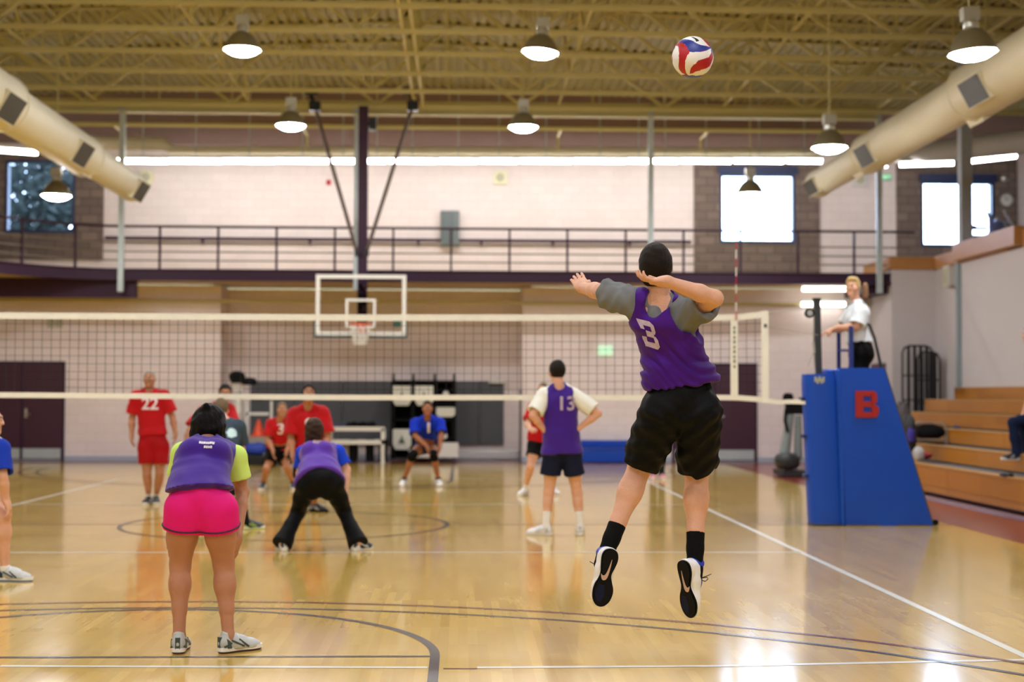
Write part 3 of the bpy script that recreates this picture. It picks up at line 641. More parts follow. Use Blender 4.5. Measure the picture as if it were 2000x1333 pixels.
# post, pulley and ropes
px0 = P(1599, 650, NETY).x; xb0 = P(1607, 900, NETY).x
pst = thing('net_post', (px0, NETY + .05, 0), 'dark steel net post rising out of a blue pad', 'net post')
bm = NB(); zt4 = P(1597, 585, NETY).z; bar(bm, (xb0, NETY + .05, 0), (P(1597, 585, NETY).x, NETY + .05, zt4), .072); obj('pole', bm, mat('post_grey', '34373B', .4, metal=.3), pst)
bm = NB(); bx(bm, px0 - .05, px0 + .03, NETY, NETY + .1, zt4, zt4 + .015); obj('cap', bm, M_black, pst)
bm = NB(); q = P(1581, 612, NETY); lathe(bm, [(.001, -.02), (.03, -.02), (.034, -.012), (.03, -.004)], (q.x, NETY, q.z), 18, 'Y'); obj('pulley_hub', bm, M_alu, pst)
bm = NB(); lathe(bm, [(.034, -.016), (.056, -.02), (.058, 0), (.056, .02), (.001, .022)], (q.x, NETY, q.z), 20, 'Y'); bar(bm, (q.x, NETY + .03, q.z), (px0, NETY + .04, q.z), .025); obj('pulley', bm, M_blackm, pst)
bm = NB(); tube(bm, [(q.x + .05, NETY, q.z), P(1588, 680, NETY), P(1592, 730, NETY - .05)], .006, 6); tube(bm, [P(1588, 668, NETY), P(1590, 690, NETY)], .014, 8); tube(bm, [P(1588, 690, NETY), P(1578, 715, NETY)], .004, 6)
tube(bm, [Vector((NX1, NETY, nz(NX1, True))), Vector((q.x, NETY, q.z + .055))], .005, 6); tube(bm, [P(1502, 640, NETY), P(1598, 655, NETY)], .003, 6)
obj('rope', bm, mat('rope_grey', 'A8A8A2', .7), pst)
bm = NB(); 
pts = [P(1500, 783, NETY), P(1520, 786, NETY), P(1545, 785, NETY), P(1576, 786, NETY - .1)]
for a, b in zip(pts, pts[1:]): bar(bm, a, b, .012, .05)
obj('tension_strap', bm, mat('net_tape', 'E9E9E0', .6), pst)
# rounded pad round the post
def pad_slab(bm, cx, cy, rx, ry, z0, z1, tilt=0, p=3.2, n=40, rings=16):
    R = []
    for i in range(rings + 1):
        z = z0 + (z1 - z0) * i / rings; ring = []
        sc = 1 - .04 * (1 if i in (0, rings) else 0)
        for k in range(n):
            a = 2 * PI * k / n; c, s = math.cos(a), math.sin(a)
            x = rx * sc * (abs(c) ** (2 / p)) * (1 if c > 0 else -1); y = ry * sc * (abs(s) ** (2 / p)) * (1 if s > 0 else -1)
            ring.append(bm.verts.new((cx + x + tilt * (z - z0), cy + y, z)))
        R.append(ring)
    for A, B in zip(R, R[1:]):
        for k in range(n): bm.faces.new((A[k], A[(k + 1) % n], B[(k + 1) % n], B[k]))
    bm.faces.new(R[0][::-1]); bm.faces.new(R[-1])
za = P(1605, 731, NETY - .2).z; xL0, xR0 = P(1586, 1022, 16.4).x, P(1652, 1022, 16.4).x; xL1 = P(1573, 731, 16.4).x
pad = thing('post_pad', ((xL0 + xR0) / 2, NETY, 0), 'blue vinyl pad wrapped round the net post, with small worn white badge', 'pad')
bm = NB(); rx_ = .185; pad_slab(bm, (xL0 + .19), NETY - .02, rx_, .17, 0.005, za, tilt=(xL1 - xL0) / za); obj('pad_body', bm, M_blue, pad, smooth=True)
bm = NB(); pad_slab(bm, (xL0 + .19), NETY - .02, rx_ + .003, .173, 0.0, .03, n=40, rings=2); obj('hem', bm, mat('dark_blue_binding', '0A2560', .5), pad)
q = P(1601, 743, 16.4); bm = NB()
for dx, dz_ in ((-.045, .01), (-.02, -.01), (.0, .012), (.025, -.008), (.045, .008)): bx(bm, q.x + dx - .012, q.x + dx + .012, NETY - .196, NETY - .185, q.z + dz_ - .03, q.z + dz_ + .03)
obj('badge', bm, mat('badge_grey', 'A6A89C', .7), pad)
for zz in (1.42, 1.0, .55): bm = NB(); bx(bm, xL0 - .03 - (xL0 - xL1) * zz / za, xL0 + .03 - (xL0 - xL1) * zz / za, NETY - .1, NETY + .05, zz - .02, zz + .02); obj('strap', bm, mat('dark_blue_binding', '0A2560', .5), pad)
# referee stand
YR = 16.42
xa1, xb1 = P(1640, 900, YR).x, P(1727, 720, YR).x; xc1 = P(1822, 1025, YR).x; xb_ = P(1652, 1025, YR).x; zt5 = P(1680, 719, YR).z
st = thing('referee_stand', ((xa1 + xc1) / 2, YR + .5, 0), 'tall blue padded referee stand marked with a red B', 'referee stand')
def padprism(bm, poly, y0, y1, seg=1): prism(bm, [(x, y0, z) for x, z in poly], (0, y1 - y0, 0))
face = [(xa1 + .005, zt5), (xb1, zt5), (xc1, .005), (xb_, .005)]
bm = NB(); padprism(bm, face, YR, YR + .09)
bmesh.ops.subdivide_edges(bm, edges=bm.edges[:], cuts=6, use_grid_fill=True)
for v in bm.verts:
    if v.co.y < YR + .01: v.co.y -= .012 * math.sin(max(0, min(1, v.co.z / zt5)) * PI) + (.01 * math.sin((v.co.x * 1.2 + v.co.z * 1.6) * 9) if v.co.z < .6 else 0)
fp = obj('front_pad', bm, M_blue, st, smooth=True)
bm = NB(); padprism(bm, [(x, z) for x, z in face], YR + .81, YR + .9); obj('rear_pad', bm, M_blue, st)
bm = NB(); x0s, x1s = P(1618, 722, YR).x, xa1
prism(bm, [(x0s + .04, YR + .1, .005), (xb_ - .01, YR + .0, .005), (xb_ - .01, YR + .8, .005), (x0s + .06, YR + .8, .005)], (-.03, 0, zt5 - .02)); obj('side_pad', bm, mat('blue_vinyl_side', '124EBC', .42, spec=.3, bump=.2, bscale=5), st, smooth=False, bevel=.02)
bm = NB(); prism(bm, [(x0s + .09, YR + .055, .02), (x0s + .105, YR + .05, .02), (x0s + .105, YR + .04, .02), (x0s + .09, YR + .045, .02)], (-.03, 0, zt5 - .05)); obj('seam', bm, mat('dark_blue_binding', '0A2560', .5), st)
bm = NB(); bar(bm, (xb1 + .01, YR + .05, zt5), (xc1 + .01, YR + .05, .02), .02, .03); bx(bm, xb_, xc1 + .02, YR - .005, YR + .1, 0, .015); obj('edge_binding', bm, mat('binding_brown', '4A4432', .6), st)
bm = NB(); lathe(bm, [(.001, -.02), (.035, -.02), (.035, .02), (.001, .02)], (xc1 + .045, YR + .06, .036), 16, 'Y'); obj('caster', bm, M_black, st)
bm = NB(); bx(bm, xa1 + .02, xb1 - .02, YR + .12, YR + .8, 1.14, 1.18); obj('platform', bm, M_steel, st)
bm = NB()
for x, y in ((xa1 + .03, YR + .14), (xa1 + .03, YR + .78)): bx(bm, x - .02, x + .02, y - .02, y + .02, .02, 1.14)
for y in (YR + .14, YR + .78): bar(bm, (xb1 - .03, y, 1.14), (xc1 - .1, y, .02), .035)
for k in range(4): z = .25 + .24 * k; xx = xc1 - .1 - (xc1 - xb1) * z / zt5; bx(bm, xx - .02, xx + .02, YR + .14, YR + .78, z - .015, z + .015)
obj('ladder_frame', bm, M_steel, st)
bm = NB(); pA, pB, pC = P(1638, 640, 17.1), P(1662, 640, YR + .15), P(1707, 640, YR + .1)
bar(bm, (P(1638, 720, 17.1).x, 17.1, 1.18), pA, .04); bar(bm, (P(1662, 720, YR + .15).x, YR + .15, 1.18), pB, .045); bar(bm, pA, pB, .035); bar(bm, P(1640, 685, 17.1), P(1662, 685, YR + .15), .03)
obj('front_rail', bm, mat('rail_blue', '142E78', .4), st)
bm = NB(); tube(bm, [P(1722, 722, YR + .15), P(1708, 660, YR + .15), P(1698, 635, YR + .2), P(1680, 628, YR + .5), P(1660, 630, YR + .7)], .018, 8); obj('grab_rail', bm, mat('rail_dark', '22282C', .4), st, smooth=True)
ce = P(1694, 790, YR - .03)
bm = NB(); y0, y1 = YR - .03, YR - .004; wB, hB = .26, .30; x0, z0 = ce.x - wB / 2, ce.z - hB / 2; s_ = .085; bh = .062
def pl(pts): prism(bm, [(x0 + a, y0, z0 + b) for a, b in pts], (0, y1 - y0, 0))
pl([(0, 0), (s_, 0), (s_, hB), (0, hB)])
for zz in (0, (hB - bh) / 2, hB - bh): pl([(s_, zz), (wB - .075, zz), (wB - .075, zz + bh), (s_, zz + bh)])
pl([(wB - .075, hB), (wB - .050, hB), (wB - .018, hB - .035), (wB - .018, hB / 2 + .035), (wB - .045, hB / 2), (wB - .085, hB / 2), (wB - .085, hB - bh)])
pl([(wB - .080, hB / 2), (wB - .045, hB / 2), (wB, hB / 2 - .035), (wB, .04), (wB - .038, 0), (wB - .08, 0)])
obj('letter_b', bm, mat('letter_red', '9C140C', .5), st)
# ------------------------------------------------------------------ bleachers
bl = thing('bleachers', (8.3, 20, 0), 'stepped wooden bleachers with yellow-brown boards along the side wall', 'bleachers')
Yb0, Yb1 = 8.0, 29.0
rows = []
for k in range(6):
    x = 6.88 + .59 * k; z = .43 + .236 * k; rows.append((x, z))
    bm = NB(); zb = .055 if k == 0 else z - .215
    nsec = 4
    ys = [29.0, 24.6 - .4 * (k % 2), 20.6 + .5 * (k % 3), 16.0, Yb0]
    for a, b in zip(ys, ys[1:]):
        bx(bm, x, x + .03, b + .01, a, zb, z)
        if k == 0: bx(bm, x - .006, x, b + .01, a, zb + .1, zb + .13)
    obj('front_board', bm, M_oak, bl)
    bm = NB(); bx(bm, x - .01, min(x + .13, 9.89), Yb0, Yb1, z, z + .022); obj('seat_board', bm, mat('seat_board_wood', 'B88848', .35, var=.1, nscale=3), bl)
    bm = NB(); bx(bm, x + .03, min(x + .62, 9.89), Yb0, Yb1, z - .24 if k else .03, z - .215 if k else .05)
    if k < 5: bx(bm, x + .13, x + .61, Yb0, Yb1, z - .02, z - .006)
    obj('footboard', bm, mat('footboard_grey', '5A5F66', .5), bl)
    bm = NB(); bx(bm, x + .05, min(x + .5, 9.89), Yb1 - .05, Yb1, .03, z - .01); obj('end_panel', bm, M_blackm, bl)
bm = NB(); bx(bm, 6.62, 6.78, Yb0, 30.2, 0, .02); tag(obj('floor_track', bm, mat('track_metal', 'AEB8E0', .12, metal=.6)), 'shiny bluish metal strip on the floor in front of the bleachers', 'floor strip')
# bags and clothes on the bleachers
def blob(bm, c, r, seed=0, n=18, amp=.18, flatb=True):
    rnd = random.Random(seed); ph = [rnd.uniform(0, 6) for _ in range(6)]
    R = []
    for i in range(1, n):
        th = PI * i / n; ring = []
        for k in range(24):
            a = 2 * PI * k / 24; d = 1 + amp * (math.sin(2 * a + ph[0] + th) + math.sin(3 * th + ph[1]) + .6 * math.sin(4 * a + 3 * th + ph[2])) / 2
            p = 2.6; ct, s_ = math.cos(th), math.sin(th); ca, sa = math.cos(a), math.sin(a)
            sp = lambda q: (abs(q) ** (2 / p)) * (1 if q > 0 else -1)
            v = Vector((r[0] * sp(s_) * sp(ca) * d, r[1] * sp(s_) * sp(sa) * d, r[2] * sp(ct) * (1 + .1 * math.sin(3 * a + ph[3]))))
            if flatb and v.z < -r[2] * .9: v.z = -r[2] * .9
            ring.append(bm.verts.new(Vector(c) + v))
        R.append(ring)
    for A, B in zip(R, R[1:]):
        for k in range(24): bm.faces.new((A[k], A[(k + 1) % 24], B[(k + 1) % 24], B[k]))
    bm.faces.new(R[0]); bm.faces.new(R[-1][::-1])
# folding chair with a dark coat draped, on the third row
cy = 24.1; cc = P(1816, 850, cy); 
ch = thing('folding_chair', (cc.x, cy, .67), 'silver-framed folding chair with black seat on the bleacher step', 'folding chair')
bw = .31; xs0, xs1 = cc.x - .28, cc.x + .27; zb_, zt6 = P(1816, 872, cy).z, P(1816, 838, cy).z
bm = NB(); tube(bm, [(xs0, cy, .68), (xs0, cy, zt6), (xs0 + .06, cy, zt6 + .1), (xs1 - .06, cy, zt6 + .1), (xs1, cy, zt6), (xs1, cy, .68)], .014, 8); tube(bm, [(xs0, cy - .02, P(0, 855, cy).z), (xs1, cy - .02, P(0, 855, cy).z)], .014, 8)
for x in (xs0, xs1): tube(bm, [(x, cy, zb_ + .02), (x, cy + .22, .68)], .012, 8)
obj('frame', bm, M_alu, ch, smooth=True)
bm = NB(); bx(bm, xs0 + .02, xs1 - .02, cy - .03, cy + .22, zb_ - .02, P(0, 860, cy).z); obj('seat', bm, M_black, ch, bevel=.01)
bm = NB(); blob(bm, (cc.x, cy + .08, P(0, 842, cy).z + .02), (.25, .12, .12), 3); tag(obj('black_bag', bm, M_black, smooth=True), 'soft black bag lying over the folding chair', 'bag')
c2 = P(1772, 850, 23.0); bm = NB(); blob(bm, (c2.x + .02, 23.0, .43 + .36), (.11, .2, .36), 5)
t = tag(obj('backpack', bm, mat('bag_black', '15151B', .7), smooth=True), 'upright black backpack with purple patch behind the referee stand edge', 'bag')
bm = NB(); blob(bm, (c2.x + .0, 22.80, .85), (.06, .04, .12), 6); obj('pocket', bm, mat('bag_purple', '3D37A0', .6), t, smooth=True)
c2 = P(1763, 795, 26.0); bm = NB(); blob(bm, (c2.x, 26.0, .68 + .33), (.13, .2, .33), 9); tag(obj('jacket', bm, mat('jacket_grey', '4B4448', .8), smooth=True), 'crumpled grey jacket at the end of the bleachers', 'jacket')
c2 = P(1784, 880, 22.5); bm = NB(); blob(bm, (c2.x + .06, 22.45, .45 + .11), (.07, .12, .12), 11); tag(obj('towel', bm, mat('towel_grey', 'A8A6A8', .9), smooth=True), 'pale grey towel hanging by the referee stand edge', 'towel')
c2 = P(1805, 903, 22.8); bm = NB(); blob(bm, (c2.x, 22.8, .46 + .07), (.10, .2, .055), 12); tag(obj('red_cloth', bm, mat('cloth_red', '8E2630', .9), smooth=True), 'small red cloth on the lowest bleacher row', 'cloth')
c2 = P(1963, 929, 18.4); bm = NB(); blob(bm, (c2.x + .02, 18.4, .47), (.06, .13, .03), 13); tag(obj('keys_pouch', bm, M_blackm, smooth=True), 'small dark pouch lying on the lowest bleacher board', 'pouch')
c2 = P(1869, 836, 24.2); bm = NB(); blob(bm, (c2.x, 24.2, c2.z), (.05, .05, .035), 14); tag(obj('ball_cap', bm, mat('cap_blue', '2E3766', .8), smooth=True), 'small navy cap on a middle bleacher row', 'cap')
# black folded grids (stacked carts) by the wall corner
def arch_rack(x0, x1, y, z0, z1, label):
    t = thing('folded_cart', ((x0 + x1) / 2, y, z0), label, 'cart', 'black folded carts by the wall corner')
    bm = NB(); r = .14; tube(bm, [(x0, y, z0), (x0, y, z1 - r), (x0 + r * .3, y, z1 - r * .3), (x0 + r, y, z1), (x1 - r, y, z1), (x1 - r * .3, y, z1 - r * .3), (x1, y, z1 - r), (x1, y, z0)], .022, 8); obj('frame', bm, M_blackm, t, smooth=True)
    bm = NB(); n = 5
    for i in range(1, n): x = x0 + (x1 - x0) * i / n; bx(bm, x - .03, x + .03, y - .02, y + .02, z0, z1 - .01)
    for q in (.55, .75): bx(bm, x0, x1, y - .015, y + .015, z0 + (z1 - z0) * q, z0 + (z1 - z0) * q + .03)
    obj('bars', bm, M_blackm, t)
a, b_ = P(1761, 676, 29.6), P(1820, 676, 29.6)
arch_rack(a.x, b_.x, 29.55, .0, a.z, 'front black folded cart with rounded top leaning at the wall corner')
arch_rack(P(1790, 684, 29.9).x, P(1833, 684, 29.9).x, 29.85, .0, P(1833, 688, 29.9).z, 'rear black folded cart, half hidden and nearer the bleacher wall')
q = P(1868, 540, 29.2); bm = NB(); bx(bm, 9.72, 9.898, 29.0, 29.35, q.z - .2, q.z + .2); t = tag(obj('wall_box', bm, mat('box_pale', 'CFCCC4', .5), bevel=.015), 'pale box speaker fixed high on the side wall beside the conduit', 'speaker')
bm = NB(); bx(bm, 9.705, 9.718, 29.04, 29.31, q.z - .16, q.z + .16); obj('front_grille', bm, mat('speaker_grille', 'B5B49A', .6), t)
# elliptical machine by the back wall
ex, ey = P(1548, 880, 26.5).x, 26.5
el = thing('exercise_machine', (ex, ey, 0), 'grey and black exercise machine standing behind the net post pad', 'exercise machine')
bm = NB(); bx(bm, ex - .25, ex + .4, ey - .35, ey + .5, .02, .12); blob(bm, (ex - .12, ey - .1, .27), (.22, .3, .15), 2, amp=.05); obj('base_shroud', bm, mat('machine_dark', '26282C', .5), el, smooth=True)
bm = NB(); tube(bm, [(ex - .16, ey, .3), (ex - .05, ey, 1.05), (ex - .02, ey, 1.2)], [.1, .07, .05], 10); tube(bm, [(ex + .1, ey, .3), (ex + .1, ey, 1.1)], [.08, .06], 10); obj('upright', bm, mat('machine_grey', '7D8A8E', .45), el, smooth=True)
bm = NB(); bx(bm, ex - .12, ex + .2, ey - .06, ey + .1, 1.12, 1.33); blob(bm, (ex - .08, ey, 1.42), (.1, .07, .08), 4, amp=.05); tube(bm, [(ex - .12, ey, 1.2), (ex - .16, ey - .1, 1.0), (ex - .12, ey - .15, .8)], .03, 8); obj('console', bm, M_black, el, smooth=True)
# equipment silhouettes on the upper floor by the clock
u0 = P(1935, 440, 31.0)
el2 = thing('stair_climber', (u0.x, 31.0, 3.98), 'silver exercise machine on the upper floor below the wall clock', 'exercise machine')
bm = NB(); tube(bm, [P(1925, 412, 31), P(1935, 425, 31), P(1938, 462, 31)], [.02, .06, .08], 8); tube(bm, [P(1952, 436, 31), P(1935, 470, 31), Vector((u0.x, 31, 3.98))], [.12, .14, .15], 10); obj('body', bm, mat('machine_blue_silver', '7F8CC8', .25, metal=.5), el2, smooth=True)
bm = NB(); tube(bm, [P(1945, 428, 31), P(1963, 433, 31)], .03, 8); tube(bm, [P(1963, 415, 31), P(1980, 445, 31), P(1984, 456, 31)], .03, 8)
for q in ((1966, 414), (1965, 435), (1980, 446)): p = P(*q, 30.95); lathe(bm, [(.001, -.02), (.05, -.015), (.05, .015), (.001, .02)], p, 14, 'Y')
obj('arms', bm, M_alu, el2, smooth=True)
u1 = P(1905, 460, 31.6); tm = thing('treadmill', (u1.x, 31.6, 3.98), 'dark treadmill console seen against the bright window behind the grey column', 'treadmill')
bm = NB()
for q, w_ in (((1890, 443), .35), ((1910, 446), .4), ((1905, 462), .45)): p = P(*q, 31.6); bx(bm, p.x - w_ / 2, p.x + w_ / 2, 31.55, 31.65, p.z - .035, p.z + .03)
obj('console', bm, M_blackm, tm)
bm = NB(); p = P(1885, 450, 31.6)
for x in (p.x - .1, P(1925, 450, 31.6).x): tube(bm, [(x, 31.6, 3.98), (x, 31.6, P(0, 445, 31.6).z)], .035, 8)
obj('frame', bm, M_blackm, tm)
# ------------------------------------------------------------------ things along the back wall
def wallpad(a, b, label):
    p0 = P(a, 745, YC - .05); p1 = P(b, 870, YC - .05); bm = NB(); bx(bm, p0.x, p1.x, YC - .09, YC - .003, p1.z, p0.z)
    t = tag(obj('wall_mat', bm, M_grey, bevel=.015), label, 'wall mat', 'grey mats on the back wall'); return t
wallpad(490, 574, 'grey wall mat behind the two red-shirted defenders'); wallpad(576, 668, 'grey wall mat above the white rack end'); wallpad(670, 764, 'grey wall mat just beside the black bin rack, over the dark dumbbells')
wallpad(890, 936, 'narrow grey wall mat touching the black bin rack'); wallpad(937, 983, 'last grey wall mat, under the small white light')
bm = NB(); p = P(970, 746, YC - .15); bx(bm, p.x - .18, p.x + .16, YC - .2, YC - .1, p.z - .04, p.z + .05); tag(obj('white_lamp_box', bm, M_white, bevel=.02), 'small white box on top of the last grey mat', 'box')
# black shelving with white bins
rk = thing('bin_rack', (P(827, 880, 32.2).x, 32.2, 0), 'tall black storage rack holding white bins behind the blue-shirted player', 'storage rack')
x0r, x1r = P(766, 800, 32.2).x, P(889, 800, 32.2).x; zr = P(0, 742, 32.2).z
bm = NB(); bx(bm, x0r, x1r, 32.6, 32.64, .1, zr); obj('back_panel', bm, M_black, rk)
bm = NB()
for px_ in (768, 807, 849, 887): x = P(px_, 800, 32.2).x; bx(bm, x - .04, x + .04, 31.95, 32.6, .06, zr); tube(bm, [(x, 32.2, zr), (x, 32.2, P(0, 726, 32.2).z)], [.035, .02], 8)
obj('uprights', bm, M_black, rk)
bm = NB()
for z in (.1, .48, .9, 1.25, zr): bx(bm, x0r, x1r, 31.95, 32.6, z - .02, z + .02)
obj('shelves', bm, M_black, rk)
M_bin = mat('bin_white', 'D8DAD2', .5)
def bin_(pa, pb, ya, yb, label, mark=True):
    a = P(pa, ya, 31.9); b = P(pb, yb, 31.9); t = thing('storage_bin', ((a.x + b.x) / 2, 31.9, b.z), label, 'bin', 'white bins on the black rack')
    bm = NB(); w_ = (b.x - a.x); zz = a.z - b.z; prism(bm, [(a.x, 31.9, a.z), (b.x, 31.9, a.z), (b.x, 31.9, b.z + zz * .25), (b.x - w_ * .15, 31.9, b.z), (a.x + w_ * .15, 31.9, b.z), (a.x, 31.9, b.z + zz * .25)], (0, .35, 0)); obj('tub', bm, M_bin, t, bevel=.012)
    if mark:
        c = Vector(((a.x + b.x) / 2, 31.895, (a.z + b.z) / 2)); bm = NB(); prism(bm, [(c.x - .07, 31.897, c.z - .09), (c.x + .07, 31.897, c.z - .09), (c.x + .05, 31.897, c.z - .02), (c.x + .02, 31.897, c.z + .02), (c.x, 31.897, c.z + .11), (c.x - .03, 31.897, c.z + .02), (c.x - .06, 31.897, c.z - .02)], (0, -.006, 0)); obj('printed_mark', bm, mat('bin_mark', '5A665A', .6), t)
bin_(767, 803, 754, 793, 'white bin at the top of the rack, nearest the grey mats over the dumbbells'); bin_(810, 846, 754, 793, 'white bin at the top of the rack, above the blue-shirted head'); bin_(767, 803, 839, 879, 'white bin at the bottom of the rack beside the blue-shirted arm'); bin_(852, 889, 796, 815, 'shallow white bin just above the blue-shirted shoulder', False)
for (px_, py_, s) in ((871, 770, .07), (868, 852, .07)):
    p = P(px_, py_, 31.95); bm = NB(); lathe(bm, [(.001, -s), (s * .7, -s * .7), (s, 0), (s * .7, s * .7), (.001, s)], p, 14); tag(obj('equipment_ball', bm, M_white, smooth=True), 'small white ball on the black rack, %s' % ('near the top' if py_ < 800 else 'beside the raised elbow of the blue shirt'), 'ball')
bm = NB(); p = P(870, 893, 31.7); bx(bm, p.x - .3, p.x + .28, 31.6, 31.95, .1, .42); tag(obj('white_crate', bm, M_white, bevel=.02), 'low white crate on the floor at the foot of the black rack', 'crate')
bm = NB(); p = P(824, 888, 31.7); bx(bm, p.x - .28, p.x + .2, 31.6, 31.95, .1, .26); tag(obj('white_crate', bm, M_white, bevel=.02), 'low white crate between the knees of the blue-shirted player', 'crate')
# white dumbbell rack
dr0 = thing('dumbbell_rack', (P(700, 880, 31).x, 31, 0), 'white metal dumbbell rack beside the black bin rack', 'rack')
a, b_ = P(640, 840, 31.0).x, P(751, 840, 31.0).x; z1_, z2_ = P(0, 836, 31).z, P(0, 862, 31).z
bm = NB()
for y in (31.0, 31.5): bx(bm, b_ - .07, b_, y - .03, y + .03, 0.0, z1_); bx(bm, a, a + .07, y - .03, y + .03, 0.0, z1_)
for z in (z1_, z2_): bx(bm, a, b_, 30.97, 31.03, z - .05, z + .04)
bx(bm, a, b_, 31.47, 31.53, z2_ - .05, z2_ + .04); bx(bm, b_ - .07, b_, 31.0, 31.5, .03, .09); obj('frame', bm, M_white, dr0)
bm = NB()
for z in (z1_ - .0, z2_ - .0): bx(bm, a + .07, b_ - .07, 31.03, 31.47, z - .03, z - .01)
obj('tray', bm, M_grey, dr0)
def dumb(px_, zz, m, label, r=.07):
    x = P(px_, 840, 31.15).x; t = thing('dumbbell', (x, 31.2, zz), label, 'dumbbell', 'dumbbells on the white rack')
    bm = NB(); c = (x, 31.2, zz + r); lathe(bm, [(.001, -.12), (r, -.12), (r, -.05), (.015, -.05), (.015, .05), (r, .05), (r, .12), (.001, .12)], c, 12, 'Y'); obj('weights', bm, m, t)
for i, px_ in enumerate((648, 656, 664, 672)): dumb(px_, z1_ - .01, mat('dumb_blue', '2A3F7C', .5), 'small blue dumbbell, %s in the blue run on the top tray' % ['first', 'second', 'third', 'last'][i], .045)
for i, px_ in enumerate((682, 691, 700, 709, 718, 727)): dumb(px_, z1_ - .01, M_black, 'black dumbbell, %s on the top tray counting from the blue ones' % ['first', 'second', 'third', 'fourth', 'fifth', 'sixth'][i], .07 + .008 * (i % 2))
bm = NB(); p = P(722, 885, 31.2)
for dx in (-.35, 0, .28): tube(bm, [(p.x + dx, 31.25, .03), (p.x + dx, 31.25, .5)], .09, 12)
tag(obj('foam_rollers', bm, M_black, smooth=True), 'black foam rollers standing under the white rack', 'foam rollers')
bm = NB(); p0 = P(645, 885, 31.6); p1 = P(700, 900, 31.6); bx(bm, p0.x, p1.x, 31.3, 31.7, .02, .42); tag(obj('step_box', bm, mat('box_grey', 'B8B4AE', .6), bevel=.02), 'pale grey box on the floor under the white rack', 'box')
# cone, step platform, machine frame
def cone_thing(px_, py0, py1, Y):
    b = P(px_, py1, Y); top = P(px_, py0, Y); t = thing('traffic_cone', b, 'orange traffic cone standing on the grey equipment behind the red number 3 player', 'cone')
    h = top.z - b.z; bm = NB(); lathe(bm, [(.13, 0.02), (.02, h), (.001, h)], b, 20); obj('cone_body', bm, M_or, t, smooth=True)
    bm = NB(); bx(bm, b.x - .16, b.x + .16, Y - .16, Y + .16, b.z, b.z + .025); obj('cone_base', bm, M_or, t)
cone_thing(505, 820, 853, 30.6)
bm = NB(); p0, p1 = P(470, 853, 30.6), P(540, 866, 30.6); bx(bm, p0.x - .6, p1.x, 30.3, 31.0, p1.z, p0.z); 
for x in (p0.x - .4, p1.x - .1): bx(bm, x - .05, x + .05, 30.4, 30.9, 0.0, p1.z)
tag(obj('weight_bench', bm, mat('bench_grey', '8A857E', .5)), 'long grey-topped bench carrying the orange cone', 'bench')
bm = NB(); p0, p1 = P(478, 868, 30.2), P(514, 886, 30.2); blob(bm, ((p0.x + p1.x) / 2, 30.35, .33), (.24, .15, .13), 8, amp=.04); tag(obj('blue_roll', bm, mat('mat_blue', '1C3EA8', .5), smooth=True), 'rolled blue mat under the grey bench beside the grey-shirted player', 'rolled mat')
bm = NB(); bx(bm, P(476, 880, 30.3).x, P(545, 880, 30.3).x, 30.1, 30.7, .001, .2); tag(obj('low_platform', bm, M_blackm, bevel=.02), 'low black platform under the rolled blue mat', 'platform')
fr = thing('weight_machine', (P(472, 800, 31.4).x, 31.4, 0), 'tall white-framed weight machine with dark head pad beyond the grey-shirted player', 'weight machine')
bm = NB()
bar(bm, P(450, 735, 31.4), P(466, 770, 31.4), .08); bar(bm, P(482, 735, 31.4), P(466, 770, 31.4), .08); bar(bm, P(466, 768, 31.4), Vector((P(466, 768, 31.4).x, 31.4, .05)), .08)
for px_ in (458, 470, 482, 530): x = P(px_, 800, 31.5).x; bx(bm, x - .025, x + .025, 31.5, 31.55, .05, P(0, 782, 31.5).z)
bx(bm, P(458, 0, 31.5).x, P(532, 0, 31.5).x, 31.5, 31.56, 1.0, 1.06); obj('frame', bm, M_white, fr)
bm = NB(); q = P(463, 738, 31.3); blob(bm, q, (.16, .1, .13), 21, amp=.08); q = P(487, 746, 31.3); blob(bm, q, (.16, .1, .08), 22, amp=.08); obj('pads', bm, M_black, fr, smooth=True)
# blue bench and pads on the right of #13
bm = NB(); p0, p1 = P(1136, 861, YS - .4), P(1240, 905, YS - .4)
bx(bm, p0.x, p1.x, YS - .3, YS - .08, .34, p0.z); bx(bm, p0.x, p1.x, YS - .62, YS - .3, .28, .33); bx(bm, p0.x, p1.x, YS - .62, YS - .5, .02, .27)
tag(obj('blue_bench', bm, M_blue, bevel=.015), 'low blue bench against the back wall beyond the number 13 player', 'bench')
# heater along baseboard and small post
bm = NB(); p0, p1 = P(893, 880, YC - .1), P(1015, 895, YC - .1); bx(bm, p0.x, p1.x, YC - .12, YC - .03, .02, .2); tag(obj('baseboard_heater', bm, mat('heater_white', 'C9D0D8', .15, metal=.5), bevel=.01), 'shiny pale baseboard heater along the back wall', 'heater')
bm = NB(); p = P(1019, 0, 31.9); bx(bm, p.x - .02, p.x + .02, 31.93, 31.97, 0, P(0, 757, 31.95).z); tag(obj('wall_pole', bm, M_grey), 'thin dark pole at the wall corner behind the half-hidden red player', 'pole')
# red object on the floor by the machine
bm = NB(); 
